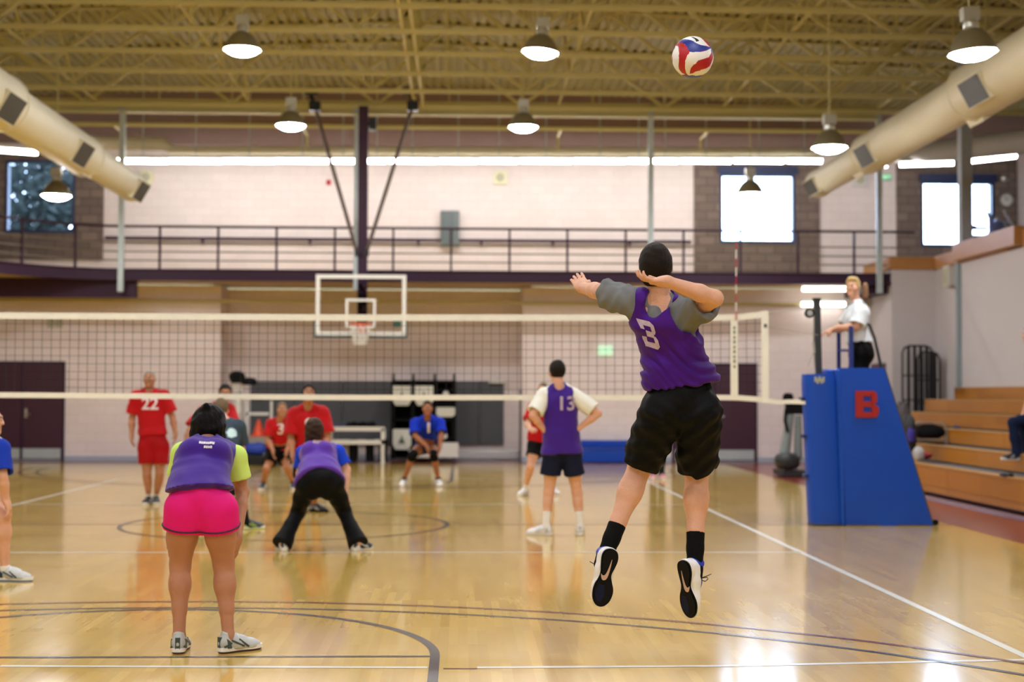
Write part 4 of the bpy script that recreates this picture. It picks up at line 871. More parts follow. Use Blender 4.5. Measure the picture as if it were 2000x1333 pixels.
# ------------------------------------------------------------------ the ball in the air
def ball():
    Y = 7.45; c = P(1353, 112, Y); R = .1055
    me = bpy.data.meshes.new('volleyball'); bm = NB(); bmesh.ops.create_icosphere(bm, subdivisions=6, radius=R)
    f_ = (CAM - c).normalized(); r_ = Vector((0, 0, 1)).cross(f_).normalized(); u_ = f_.cross(r_)
    # panels as seen from the front, in disc units (x right, y up)
    def Q(pts): return [((x - 697) / 447, (690 - y) / 452) for x, y in pts]
    shapes = [
        ('w', [(330, 430), (380, 455), (402, 560), (400, 700), (390, 830), (400, 930), (455, 1010), (540, 1060), (450, 1060), (330, 960), (265, 820), (275, 640)]),
        ('r', [(375, 370), (470, 365), (560, 440), (635, 560), (580, 650), (535, 780), (530, 900), (560, 1010), (600, 1075), (520, 1050), (430, 980), (395, 880), (400, 720), (405, 560), (385, 450), (345, 410)]),
        ('b', [(430, 340), (500, 300), (590, 300), (700, 350), (860, 430), (1040, 475), (1075, 470), (1085, 510), (1000, 550), (850, 575), (640, 575), (590, 490), (530, 410), (480, 370)]),
        ('w', [(560, 270), (700, 235), (820, 240), (930, 330), (1050, 465), (860, 430), (720, 350), (600, 300), (540, 292)]),
        ('w', [(640, 580), (860, 580), (1000, 555), (1085, 515), (1090, 600), (1060, 690), (960, 720), (820, 760), (720, 840), (650, 930), (630, 1040), (640, 1080), (590, 1070), (550, 1000), (530, 880), (540, 760), (580, 650)]),
        ('r', [(1100, 580), (1130, 640), (1120, 760), (1060, 890), (980, 940), (820, 970), (720, 1000), (640, 1050), (635, 980), (680, 900), (760, 820), (860, 750), (1040, 700)]),
        ('w', [(640, 1060), (760, 1000), (960, 950), (1060, 890), (1100, 920), (1010, 1020), (900, 1075), (760, 1090)]),
        ('k', [(640, 245), (700, 240), (800, 300), (840, 345), (775, 360), (750, 310), (690, 275)]),
        ('r', [(820, 235), (900, 250), (1020, 360), (1075, 470), (1040, 460), (930, 330)]),
    ]
    shp = [(k, Q(p)) for k, p in shapes]
    def inside(p, poly):
        x, y = p; c_ = False; n = len(poly)
        for i in range(n):
            x1, y1 = poly[i]; x2, y2 = poly[i - 1]
            if (y1 > y) != (y2 > y) and x < (x2 - x1) * (y - y1) / (y2 - y1) + x1: c_ = not c_
        return c_
    mats = [mat('ball_white', 'E6E6E4', .4, var=.03, bump=.15, bscale=400), mat('ball_red', 'B0121E', .4, var=.03, bump=.15, bscale=400), mat('ball_blue', '1C2C8A', .4, var=.03, bump=.15, bscale=400), mat('ball_black', '141518', .5)]
    idx = {'w': 0, 'r': 1, 'b': 2, 'k': 3}
    for f in bm.faces:
        d = f.calc_center_median().normalized(); x, y, z = d.dot(r_), d.dot(u_), d.dot(f_)
        k = None
        if z > 0:
            for kk, poly in shp:
                if inside((x, y), poly): k = kk
        if k is None:
            a = math.atan2(y, x) + z * 1.2; s = math.sin(3 * a)
            k = 'b' if s > .55 else ('r' if s < -.55 else 'w')
            if y < -.85: k = 'b'
        f.material_index = idx[k]; f.smooth = True
    bmesh.ops.translate(bm, verts=bm.verts, vec=c); bm.to_mesh(me); bm.free()
    for m in mats: me.materials.append(m)
    o = bpy.data.objects.new('volleyball', me); COL.objects.link(o)
    me.transform(Matrix.Translation(-c)); o.location = c; WORLD[o.name] = c
    tag(o, 'red, white and blue volleyball hanging in the air above the server', 'volleyball')
ball()
# ------------------------------------------------------------------ tree outside the far window
def tree():
    Y = 44; t = thing('tree', (P(80, 500, Y).x, Y, -1), 'dark leafy tree outside the window behind the pale duct', 'tree'); rnd = random.Random(3)
    bm = NB(); c = P(80, 400, Y); 
    for i in range(4700):
        p = Vector((c.x + rnd.gauss(0, 1.5), Y + rnd.uniform(-1.5, 1.5), c.z + .1 + rnd.gauss(0, 1.5))); s = rnd.uniform(.08, .19)
        a = Vector((rnd.gauss(0, 1), rnd.gauss(0, .4), rnd.gauss(0, 1))).normalized() * s; b = a.orthogonal().normalized() * s * .6
        v = [bm.verts.new(p + q) for q in (a, b, -a, -b)]; bm.faces.new(v)
    lf = obj('foliage', bm, mat('leaf_dark', '0B1812', .9), t); lf['kind'] = 'stuff'
    bm = NB(); tube(bm, [(c.x + .3, Y, -1), (c.x + .2, Y, 3), (c.x, Y, c.z + 2)], [.3, .22, .08], 10)
    for k in range(8): q = rnd.uniform(3, c.z + 1); tube(bm, [(c.x + .15, Y, q), (c.x + rnd.uniform(-2, 2), Y + rnd.uniform(-1, 1), q + 1.2)], [.07, .02], 6)
    obj('trunk', bm, mat('bark', '2A211A', .9), t)
tree()
bm = NB(); bx(bm, -60, 60, 36, 120, -1.2, -1.0); struct('ground_outside', bm, mat('grass_outside', '46583A', .9))
# ------------------------------------------------------------------ people: distance fields turned into meshes
V3 = lambda v: np.array(v, np.float64)
def unit(v): v = V3(v); return v / (np.linalg.norm(v) + 1e-9)
class Prim:
    def __init__(s, kind, **k): s.kind = kind; s.__dict__.update(k)
def cone(a, b, ra, rb, lat=None, fl=1.0, clips=(), k=None, sub=False):
    a, b = V3(a), V3(b); m = max(ra, rb) * max(fl, 1) + .02
    return Prim('cone', a=a, b=b, ra=ra, rb=rb, lat=None if lat is None else unit(lat), fl=fl, clips=clips, k=k, sub=sub, lo=np.minimum(a, b) - m, hi=np.maximum(a, b) + m)
def ell(c, r, ax=None, clips=(), k=None, sub=False):
    c = V3(c); r = V3(r); m = r.max() + .02
    return Prim('ell', c=c, r=r, ax=np.eye(3) if ax is None else np.array(ax), clips=clips, k=k, sub=sub, lo=c - m, hi=c + m)
def evalp(p, X):
    if p.kind == 'cone':
        ba = p.b - p.a; L2 = float(ba @ ba) + 1e-12
        t = np.clip(((X - p.a) @ ba) / L2, 0, 1)
        v = X - p.a - t[..., None] * ba
        r = p.ra + (p.rb - p.ra) * t
        if p.lat is not None:
            l = v @ p.lat; d = np.sqrt(np.maximum((v * v).sum(-1) - l * l, 0) + (l / p.fl) ** 2) - r
        else: d = np.sqrt((v * v).sum(-1)) - r
    else:
        q = (X - p.c) @ p.ax.T; k0 = np.sqrt(((q / p.r) ** 2).sum(-1)); k1 = np.sqrt(((q / (p.r * p.r)) ** 2).sum(-1)) + 1e-9
        d = k0 * (k0 - 1) / k1
    for (pt, n) in p.clips: d = np.maximum(d, (X - pt) @ n)
    return d
def build_sdf(name, prims, h, k=.02, clips=(), disp=None):
    """sample the joined shapes on a grid and extract one continuous skin"""
    adds = [p for p in prims if not p.sub]
    lo = np.min([p.lo for p in adds], 0) - 3 * h; hi = np.max([p.hi for p in adds], 0) + 3 * h
    n = np.ceil((hi - lo) / h).astype(int) + 1
    phi = np.full(n, .5, np.float32)
    ax = [lo[i] + h * np.arange(n[i]) for i in range(3)]
    for p in prims:
        i0 = np.maximum(((p.lo - lo) / h).astype(int) - 3, 0); i1 = np.minimum(((p.hi - lo) / h).astype(int) + 4, n)
        if (i1 <= i0).any(): continue
        sl = tuple(slice(a, b) for a, b in zip(i0, i1))
        X = np.stack(np.meshgrid(ax[0][sl[0]], ax[1][sl[1]], ax[2][sl[2]], indexing='ij'), -1)
        d = evalp(p, X); cur = phi[sl]; kk = p.k if p.k is not None else k
        if p.sub:
            d = -d; hh = np.clip(.5 + .5 * (d - cur) / .008, 0, 1); phi[sl] = cur + (d - cur) * hh + .008 * hh * (1 - hh)
        else:
            hh = np.clip(.5 + .5 * (cur - d) / kk, 0, 1); phi[sl] = cur + (d - cur) * hh - kk * hh * (1 - hh)
    if disp is not None or clips:
        m = np.abs(phi) < .06; I = np.argwhere(m); X = lo + I * h; v = phi[m]
        if disp is not None: v = v + disp(X)
        phi[m] = v
        if clips:
            G = [lo[i] + h * np.arange(n[i]) for i in range(3)]
            for (pt, nn) in clips:
                pl = (G[0][:, None, None] - pt[0]) * nn[0] + (G[1][None, :, None] - pt[1]) * nn[1] + (G[2][None, None, :] - pt[2]) * nn[2]
                phi = np.maximum(phi, pl.astype(np.float32))
    phi[0] = phi[-1] = .5; phi[:, 0] = phi[:, -1] = .5; phi[:, :, 0] = phi[:, :, -1] = .5
    return nets(name, phi, lo, h)
def nets(name, phi, lo, h):
    s = phi < 0; c = [slice(None, -1), slice(1, None)]
    anyv = np.zeros(tuple(np.array(phi.shape) - 1), bool); allv = np.ones_like(anyv)
    for i in (0, 1):
        for j in (0, 1):
            for q in (0, 1): b = s[c[i], c[j], c[q]]; anyv |= b; allv &= b
    m = anyv & ~allv; I = np.argwhere(m)
    if len(I) == 0: return bpy.data.meshes.new(name)
    vid = np.full(m.shape, -1, np.int64); vid[m] = np.arange(len(I))
    acc = np.zeros((len(I), 3)); cnt = np.zeros(len(I))
    cor = [(i, j, q) for i in (0, 1) for j in (0, 1) for q in (0, 1)]
    for a in cor:
        for ax_ in range(3):
            if a[ax_] == 1: continue
            b = list(a); b[ax_] = 1
            A = I + a; B = I + b
            va = phi[A[:, 0], A[:, 1], A[:, 2]]; vb = phi[B[:, 0], B[:, 1], B[:, 2]]
            x = (va < 0) != (vb < 0); t = np.where(x, va / (va - vb + 1e-12), 0)
            pos = np.array(a, float)[None] + t[:, None] * (np.array(b) - np.array(a))[None]
            acc[x] += pos[x]; cnt[x] += 1
    V = lo + (I + acc / cnt[:, None]) * h
    F = []
    for ax_ in range(3):
        sl0 = [slice(None)] * 3; sl1 = [slice(None)] * 3; sl0[ax_] = slice(None, -1); sl1[ax_] = slice(1, None)
        s0 = s[tuple(sl0)]; s1 = s[tuple(sl1)]; ch = np.argwhere(s0 != s1); sg = s0[tuple(ch.T)]
        u, w_ = [(1, 2), (2, 0), (0, 1)][ax_]
        du = np.zeros(3, int); du[u] = 1; dw = np.zeros(3, int); dw[w_] = 1
        ok = (ch[:, u] > 0) & (ch[:, w_] > 0) & (ch[:, u] < m.shape[u]) & (ch[:, w_] < m.shape[w_]); ch = ch[ok]; sg = sg[ok]
        q = [vid[tuple((ch - du - dw).T)], vid[tuple((ch - dw).T)], vid[tuple(ch.T)], vid[tuple((ch - du).T)]]
        Q = np.stack(q, -1); Q[~sg] = Q[~sg][:, ::-1]; F.append(Q)
    F = np.concatenate(F); F = F[(F >= 0).all(1)]
    me = bpy.data.meshes.new(name); me.vertices.add(len(V)); me.vertices.foreach_set('co', V.astype(np.float32).ravel())
    me.loops.add(len(F) * 4); me.loops.foreach_set('vertex_index', F.astype(np.int32).ravel()); me.polygons.add(len(F))
    me.polygons.foreach_set('loop_start', np.arange(len(F), dtype=np.int32) * 4)
    me.update(calc_edges=True); me.validate()
    return me
def wrinkle(amp, seed=0, f=1.0):
    r = np.random.RandomState(seed); D = [unit(r.normal(size=3) * [1, 1, .6]) * q for q in (26 * f, 34 * f, 55 * f, 75 * f)]; W = r.uniform(0, 6, 8)
    E = [unit(r.normal(size=3)) * 9 * f for _ in range(3)]
    def g(X):
        w0 = np.sin(X @ E[0] + W[0]) * 1.6; w1 = np.sin(X @ E[1] + W[1]) * 1.6; m = .5 + .5 * np.sin(X @ E[2] + W[5])
        return amp * (np.sin(X @ D[0] + w0 + W[2]) + .8 * np.sin(X @ D[1] + w1 + W[3]) * m + .5 * np.sin(X @ D[2] + w0 * 2 + W[4]) + .3 * np.sin(X @ D[3] + w1 * 2)) / 2
    return g
L = lambda a, b, t: V3(a) + (V3(b) - V3(a)) * t
# ---------- skin tones
SK = {'light': mat('skin_light', 'D6A58C', .6, var=.09, nscale=22, sss=.08, bump=.3, bscale=160, spec=.3), 'tan': mat('skin_tan', 'B07C60', .6, spec=.3, var=.08, nscale=14, sss=.1, bump=.15, bscale=220), 'brown': mat('skin_brown', '9A6243', .55, var=.05, nscale=14, sss=.08, bump=.15, bscale=220)}
def hand_prims(w_, d, n, side, S=1.0, curl=(.35, .4, .45, .5), spread=.05, thumb=.9, fr=.0088):
    """palm, four jointed fingers and a thumb; d = finger direction, n = palm-facing normal, side = direction of the thumb"""
    w_, d, n = V3(w_), unit(d), unit(n); n = unit(n - d * (n @ d)); s = np.cross(d, n); s = s if s @ V3(side) > 0 else -s
    P_ = [cone(w_, w_ + d * .03 * S, .025 * S, .024 * S, s, 1.25), cone(w_ + d * .025 * S, w_ + d * .075 * S, .0165 * S, .0145 * S, s, 2.5)]
    lens = (.078, .088, .082, .063)
    for i in range(4):
        off = (.030 - .0205 * i) * S; b = w_ + d * (.082 - .004 * abs(i - 1)) * S + s * off
        dd = unit(d + s * spread * (1.5 - i)); ang = curl[i]; p = b - dd * .02 * S; tot = lens[i] * S
        for j, fq in enumerate((.45, .31, .24)):
            th = ang * (j + .6); v = unit(dd * math.cos(th) + n * math.sin(th)); q = (p if j == 0 else p) + v * (tot * fq + (.02 * S if j == 0 else 0))
            r0 = fr * S * (1.08 - .1 * j); P_.append(cone(p, q, r0, r0 * .92, k=.004)); p = q
    b = w_ + d * .022 * S + s * .024 * S; v = unit(d * .75 + s * thumb + n * .35); m1 = b + v * .045 * S; v2 = unit(d * 1.0 + s * thumb * .45 + n * .5); P_ += [cone(b, m1, .0145 * S, .011 * S, k=.01), cone(m1, m1 + v2 * .032 * S, .0105 * S, .009 * S, k=.004)]
    return P_
def head_frame(f, up):
    f = unit(f); up = unit(V3(up) - f * (V3(up) @ f)); r = np.cross(f, up); return r, f, up   # r = the person's right-hand side
def head_prims(c, f, up, S=1.0):
    r, f, u = head_frame(f, up); A = np.array([r, f, u]); o = lambda x, y, z: V3(c) + (r * x + f * y + u * z) * S
    P_ = [ell(o(0, -.008, .022), V3((.077, .096, .098)) * S, A), ell(o(0, .022, -.045), V3((.060, .072, .072)) * S, A, k=.03), cone(o(0, .078, -.088), o(0, .070, -.098), .020 * S, .018 * S, r, 1.4, k=.03),
          cone(o(0, .093, .022), o(0, .108, -.018), .009 * S, .013 * S, k=.012), ell(o(.013, .101, -.02), V3((.009,) * 3) * S, A, k=.006), ell(o(-.013, .101, -.02), V3((.009,) * 3) * S, A, k=.006),
          cone(o(-.03, .088, .036), o(.03, .088, .036), .010 * S, .010 * S, k=.014),
          cone(o(-.018, .088, -.050), o(.018, .088, -.050), .0085 * S, .0085 * S, k=.008)]
    for sx in (1, -1):
        P_.append(ell(o(sx * .078, -.006, .0), V3((.010, .020, .031)) * S, A, k=.008)); P_.append(ell(o(sx * .083, -.004, .002), V3((.005, .010, .018)) * S, A, sub=True))
        P_.append(ell(o(sx * .031, .099, .014), V3((.015, .012, .010)) * S, A, sub=True)); P_.append(ell(o(sx * .05, .06, -.02), V3((.025, .03, .03)) * S, A, k=.02))
    return P_
def bmparts(name, fn, m, parent, smooth=True):
    bm = NB(); fn(bm); return obj(name, bm, m, parent, smooth=smooth)
def sph(bm, c, r, n=10):
    lathe(bm, [(.0001, -r)] + [(r * math.sin(PI * i / n), -r * math.cos(PI * i / n)) for i in range(1, n)] + [(.0001, r)], c, 12)
M_eye = mat('eye_white', 'E8E4DE', .25, var=0); M_iris = mat('iris_brown', '2A1A12', .2, var=0); M_lip = mat('lip', 'A8605A', .5)
def face_parts(root, c, f, up, S, browm, sk):
    r, f, u = head_frame(f, up); o = lambda x, y, z: Vector(V3(c) + (r * x + f * y + u * z) * S)
    for sx in (1, -1):
        e = bmparts('eye', lambda bm: sph(bm, o(sx * .031, .083, .013), .0115 * S), M_eye, root)
        bmparts('iris', lambda bm: sph(bm, o(sx * .031, .090, .013), .0065 * S), M_iris, e)
        bmparts('eyebrow', lambda bm: tube(bm, [o(sx * .014, .099, .031), o(sx * .032, .099, .036), o(sx * .05, .087, .030)], [.003 * S, .004 * S, .002 * S], 6), browm, root)
    bmparts('mouth', lambda bm: tube(bm, [o(-.024, .087, -.050), o(-.01, .0965, -.048), o(0, .098, -.049), o(.01, .0965, -.048), o(.024, .087, -.050)], [.002 * S, .0045 * S, .0045 * S, .0045 * S, .002 * S], 8), M_lip, root)
def chaikin(P_, n=2):
    for _ in range(n):
        Q = []
        for a, b in zip(P_, P_[1:] + P_[:1]): Q += [(a[0] * .75 + b[0] * .25, a[1] * .75 + b[1] * .25), (a[0] * .25 + b[0] * .75, a[1] * .25 + b[1] * .75)]
        P_ = Q
    return P_
# ---------- shoes, built once per style then copied
SHOES = {}
def shoe_parts(style):
    if style in SHOES: return SHOES[style]
    up_m, sole_m, acc_m, lace_m = STY[style]
    wf = 1.12 if style == 'server' else 1.0
    outl = [(-.028, -.075), (0, -.083), (.028, -.075), (.037, -.05), (.038, -.02), (.033, .02), (.036, .06), (.046, .10), (.048, .13), (.040, .17), (.022, .195), (0, .203), (-.022, .195), (-.040, .168), (-.046, .13), (-.043, .09), (-.034, .05), (-.032, .0), (-.037, -.05)]
    if style == 'server': outl = [(-.030, -.078), (0, -.088), (.030, -.078), (.042, -.055), (.044, -.025), (.036, .01), (.026, .04), (.027, .06), (.040, .09), (.052, .12), (.053, .15), (.044, .185), (.024, .208), (0, .215), (-.024, .205), (-.042, .178), (-.050, .14), (-.047, .10), (-.034, .07), (-.028, .04), (-.036, .0), (-.042, -.05)]
    outl = chaikin(outl)
    C_ = [(V3((0, 0, .018)), V3((0, 0, -1)))]
    pr = [cone((0, -.04, .05), (0, .03, .045), .040, .040, (1, 0, 0), .92), cone((0, .03, .045), (0, .12, .030), .040, .038, (1, 0, 0), 1.12), cone((0, .12, .030), (0, .158, .026), .038, .034, (1, 0, 0), 1.2), cone((0, -.035, .07), (0, -.028, .108), .040, .038, (1, 0, 0), .9), cone((0, .0, .08), (0, .07, .065), .03, .026, (1, 0, 0), 1.0)]
    pr.append(cone((0, -.022, .11), (0, -.018, .15), .031, .04, sub=True))
    up = build_sdf('shoe_upper', pr, .0055, .03, clips=C_)
    bm = NB(); prism(bm, [(x, y, 0) for x, y in outl], (0, 0, .026)); bmesh.ops.recalc_face_normals(bm, faces=bm.faces[:]); bmesh.ops.bevel(bm, geom=[e for e in bm.edges if abs(e.verts[0].co.z - e.verts[1].co.z) < .001], offset=.005, segments=2, affect='EDGES')
    sole = bpy.data.meshes.new('sole'); bm.to_mesh(sole); bm.free()
    bm = NB()
    for i in range(4):
        y = .035 + .022 * i; z = .093 - .012 * i; tube(bm, [(-.024, y - .004, z - .012), (0, y + .003, z + .004), (.024, y - .004, z - .012)], .0035, 6)
    tube(bm, [(-.03, .03, .085), (-.012, .03, .105), (0, .033, .1), (.014, .03, .107), (.034, .03, .085)], .003, 6)
    lace = bpy.data.meshes.new('laces'); bm.to_mesh(lace); bm.free()
    bm = NB()
    for sx in (1, -1):
        for (a, b) in (((sx * .045, .06, .035), (sx * .039, -.02, .075)), ((sx * .047, .09, .03), (sx * .036, .03, .078)), ((sx * .036, -.065, .04), (sx * .040, -.02, .06))): bar(bm, a, b, .014, .010)
    acc = bpy.data.meshes.new('stripe'); bm.to_mesh(acc); bm.free()
    bm = NB()
    for sx in (1, -1): prism(bm, [(sx * .038, -.045, .03), (sx * .039, -.02, .03), (sx * .037, -.03, .07), (sx * .034, -.05, .085)], (sx * .008, 0, 0))
    bx(bm, -.014, .014, -.083, -.070, .03, .095); tube(bm, [(-.036, .10, .035), (-.028, .15, .036), (0, .185, .034), (.028, .15, .036), (.036, .10, .035)], .010, 8)
    hl = bpy.data.meshes.new('overlay'); bm.to_mesh(hl); bm.free()
    bm = NB(); prism(bm, [(x * 1.05, y + (.003 if y > 0 else -.003), .012) for x, y in outl], (0, 0, .022)); bmesh.ops.recalc_face_normals(bm, faces=bm.faces[:]); mid = bpy.data.meshes.new('midsole'); bm.to_mesh(mid); bm.free()
    for me, m in ((up, up_m), (sole, sole_m), (lace, lace_m), (acc, acc_m), (hl, acc_m if style != 'server' else up_m), (mid, _go if style in ('allblack',) else _w)):
        me.materials.append(m); me.polygons.foreach_set('use_smooth', [me is up or me is lace] * len(me.polygons))
    SHOES[style] = (up, sole, lace, acc, hl, mid); return SHOES[style]
def place_shoe(root, ank, toe, upv, style, S=1.0, hgt=.095, wx=1.0):
    """ank = ankle joint; toe = toe direction; upv = away from the sole"""
    t = unit(toe); u = V3(upv); u = unit(u - t * (u @ t)); r = np.cross(t, u)
    org = V3(ank) - u * hgt * S + t * .02 * S
    M = Matrix(((r[0] * S * wx, t[0] * S, u[0] * S, org[0]), (r[1] * S * wx, t[1] * S, u[1] * S, org[1]), (r[2] * S * wx, t[2] * S, u[2] * S, org[2]), (0, 0, 0, 1)))
    up, sole, lace, acc, hl, mid = shoe_parts(style); off = WORLD[root.name]
    Mo = Matrix.Translation(-off) @ M
    o = bpy.data.objects.new('shoe', up); COL.objects.link(o); o.parent = root; o.matrix_basis = Mo; WORLD[o.name] = Vector((0, 0, 0))
    for nm, me in (('sole', sole), ('laces', lace), ('stripe', acc), ('overlay', hl), ('midsole', mid)):
        if style == 'server' and nm in ('stripe', 'overlay'): continue
        c = bpy.data.objects.new(nm, me); COL.objects.link(c); c.parent = o
    return o, M
def project_text(s, size, name, m, parent, target, origin, r, u, bold=.02, squash=1.0, off=.004, sub=3):
    """lettering laid onto a cloth surface"""
    cu = bpy.data.curves.new(name, 'FONT'); cu.body = s; cu.size = size; cu.align_x = 'CENTER'; cu.align_y = 'CENTER'; cu.offset = bold * size; cu.resolution_u = 4
    to = bpy.data.objects.new(name + '_tmp', cu); COL.objects.link(to); dg = bpy.context.evaluated_depsgraph_get(); me = bpy.data.meshes.new_from_object(to.evaluated_get(dg)); bpy.data.objects.remove(to, do_unlink=True)
    return project_mesh(me, name, m, parent, target, origin, r, u, squash, off, sub)
def project_mesh(me, name, m, parent, target, origin, r, u, squash=1.0, off=.004, sub=3):
    bm = NB(); bm.from_mesh(me); bmesh.ops.triangulate(bm, faces=bm.faces[:]); bmesh.ops.remove_doubles(bm, verts=bm.verts[:], dist=.0002)
    for _ in range(sub):
        es = [e for e in bm.edges if e.calc_length() > .012]
        if es: bmesh.ops.subdivide_edges(bm, edges=es, cuts=1); bmesh.ops.triangulate(bm, faces=bm.faces[:])
    r = Vector(r).normalized(); u = Vector(u).normalized(); n = r.cross(u)   # n points out of the cloth
    tb = NB(); tb.from_mesh(target.data); T = BVHTree.FromBMesh(tb); woff = WORLD[target.name]
    for v in bm.verts:
        w_ = Vector(origin) + r * v.co.x * squash + u * v.co.y; h, nn, i, dd = T.ray_cast(w_ + n * .35 - woff, -n)
        v.co = (h + woff + n * off) if h is not None else w_
    tb.free(); me2 = bpy.data.meshes.new(name); bm.to_mesh(me2); bm.free()
    return link_mesh(name, me2, m, parent, smooth=True)

def person(Y, J, label, skin='light', hair=None, face=(0, 1, 0), up=(0, 0, 1), front=None, garments=(), shoes=None, S=1.0, bulk=1.0, leg=1.0, h=.0075, hands={}, standing=True, group=None, facefx=True, fem=False, legs=True, sockc=None, sockh=.35):
    """J: joint name -> (px, py, dY). A = limb seen on the image's left, B = on its right"""
    W = {k: V3(P(v[0], v[1], Y + v[2])) for k, v in J.items()}
    for s in 'AB':
        if standing and 'ank' + s in W: W['ank' + s][2] = .095 * S + (J['ank' + s][3] if len(J['ank' + s]) > 3 else 0)
    N, H = W['neck'], W['pel']; sA, sB, hA, hB = W['shA'], W['shB'], W['hipA'], W['hipB']
    lat = unit(sB - sA); latH = unit(hB - hA)
    C = L(N, H, .27); Wa = W.get('waist', L(N, H, .64)); spine = unit(N - H)
    if front is None:
        front = np.cross(lat, spine) * (1 if facefx == 'back' else 1)
    front = unit(front); b = bulk * S
    zmin = 0 if standing else min(w_[2] for w_ in W.values())
    base = (float(H[0]), float(H[1]), 0.0 if standing else float(J.get('basez', (0, 0, zmin))[2]))
    root = thing('person', base, label, 'person', group)
    # ---- body
    hd = W['head']; f = unit(face); r, f, u = head_frame(f, up)
    tor = lambda i: [cone(C + spine * .02, Wa, .098 * b + i, .088 * b + i, lat, 1.52), cone(Wa, H, .088 * b + i, .100 * b + i, latH, 1.45), cone(L(sA, N, .35) - spine * .03 * S, L(sB, N, .35) - spine * .03 * S, .062 * S + i, .062 * S + i)]
    trap = lambda i, t0=.0: [cone(L(N, hd, .12), L(sA, N, t0), .046 * S + i, .050 * S + i), cone(L(N, hd, .12), L(sB, N, t0), .046 * S + i, .050 * S + i)]
    glute = lambda i: [cone(hA, H, .100 * b + i, .095 * b + i), cone(hB, H, .100 * b + i, .095 * b + i)] + [ell(L(hA, hB, .2 if q else .8) - front * (.045 if fem else .025) * S - spine * .02, V3((.078, .078, .1)) * b + i, k=.045) for q in (0, 1)]
    pr = tor(0) + trap(0) + glute(0)
    if fem: pr += [ell(C + front * .085 * S + lat * q * .07 * S - spine * .04, (.062 * b, .06 * b, .06 * b), k=.03) for q in (1, -1)]
    pr += [cone(N - spine * .02, hd - u * .05 * S - f * .018 * S, .060 * S, .054 * S, k=.02)] + head_prims(hd, f, u, S)
    if legs:
        for s, hp in (('A', hA), ('B', hB)):
            kn, an = W['kn' + s], W['ank' + s]; ld = unit(an - kn); bk = -front; cm = L(kn, an, .28) + bk * .018 * S
            pr += [cone(hp, L(hp, kn, .5), .088 * b * leg, .077 * b * leg), cone(L(hp, kn, .45), kn, .078 * b * leg, .054 * S * (leg + 1) / 2), cone(kn, L(kn, an, .3), .053 * S * (leg + 1) / 2, .052 * S * leg), cone(L(kn, an, .25), L(kn, an, .62), .052 * S * leg, .041 * S), cone(L(kn, an, .6), an, .041 * S, .034 * S), cone(L(kn, an, .13) + bk * .014 * S, L(kn, an, .40) + bk * .024 * S, .048 * b, .047 * b), cone(an, an + ld * .03, .034 * S, .034 * S), ell(kn + front * .012 * S, V3((.05, .05, .055)) * S)]
    hw = {}
    for s, sh in (('A', sA), ('B', sB)):
        if 'el' + s not in W: continue
        el, wr = W['el' + s], W['wr' + s]; fd = unit(wr - el)
        pr += [ell(sh, V3((.060,) * 3) * b), cone(sh, L(sh, el, .5), .053 * b, .047 * b), cone(L(sh, el, .5), el, .047 * b, .039 * S), cone(el, L(el, wr, .32), .039 * S, .043 * b), cone(L(el, wr, .32), wr, .043 * b, .026 * S, k=.015)]
        hn = hands.get(s, {}); d = hn.get('d', fd); nrm = hn.get('n', -front); sd = hn.get('t', -front)
        pr += hand_prims(wr, d, nrm, sd, S, hn.get('curl', (.35, .4, .45, .5)), hn.get('spread', .08), hn.get('thumb', .7))
    body = link_mesh('body', build_sdf('body', pr, h, .022), SK[skin], root, smooth=True)
    # ---- hair
    if hair:
        style, hm, cut = hair[0], hair[1], (hair[2] if len(hair) > 2 else 0)
        A = np.array([r, f, u]); o = lambda x, y, z: hd + (r * x + f * y + u * z) * S
        t_ = .010 if style != 'buzz' else .004
        cl = [(o(0, .045, .045 + cut), unit(f * .95 - u * .55)), (o(0, -.05, -.055 if style != 'bob' else -.2), -u)]
        hp_ = [ell(o(0, -.010, .026), (V3((.077, .096, .098)) + t_) * S, A, clips=cl)]
        if style == 'full': hp_ += [ell(o(0, .02, .10), V3((.066, .075, .035)) * S, A, k=.03)]
        if style in ('bob', 'long', 'pony'):
            hp_ += [ell(o(0, -.02, .03), V3((.094, .098, .104)) * S * (1.12 if style == 'bob' else 1), A, clips=[(o(0, .05, 0), f)])]
            if style == 'bob': hp_ += [cone(o(-.055, -.05, 0), o(-.085, -.05, -.13), .055 * S, .035 * S), cone(o(.055, -.05, 0), o(.07, -.045, -.12), .055 * S, .04 * S), cone(o(0, -.07, .0), o(0, -.085, -.16), .06 * S, .05 * S), cone(o(-.05, -.07, -.08), o(.05, -.07, -.08), .05 * S, .05 * S), cone(o(0, -.06, .10), o(.0, -.09, .15), .03 * S, .012 * S)]
            if style == 'long': hp_ += [cone(o(-.03, -.06, -.02), o(-.05, -.085, -.14), .06 * S, .045 * S), cone(o(.03, -.06, -.02), o(.03, -.08, -.15), .055 * S, .04 * S)]
            if style == 'pony': hp_ += [cone(o(0, -.10, .05), o(0, -.15, -.02), .025 * S, .038 * S), cone(o(0, -.15, -.02), o(0, -.14, -.10), .038 * S, .018 * S)]
        link_mesh('hair', build_sdf('hair', hp_, .0055, .02, disp=wrinkle(.002 if style in ('buzz', 'short') else .006, 5, 3)), hm, root, smooth=True)
    if facefx: face_parts(root, hd, f, u, S, hair[1] if hair else M_iris, SK[skin])
    # ---- clothes
    out = {}
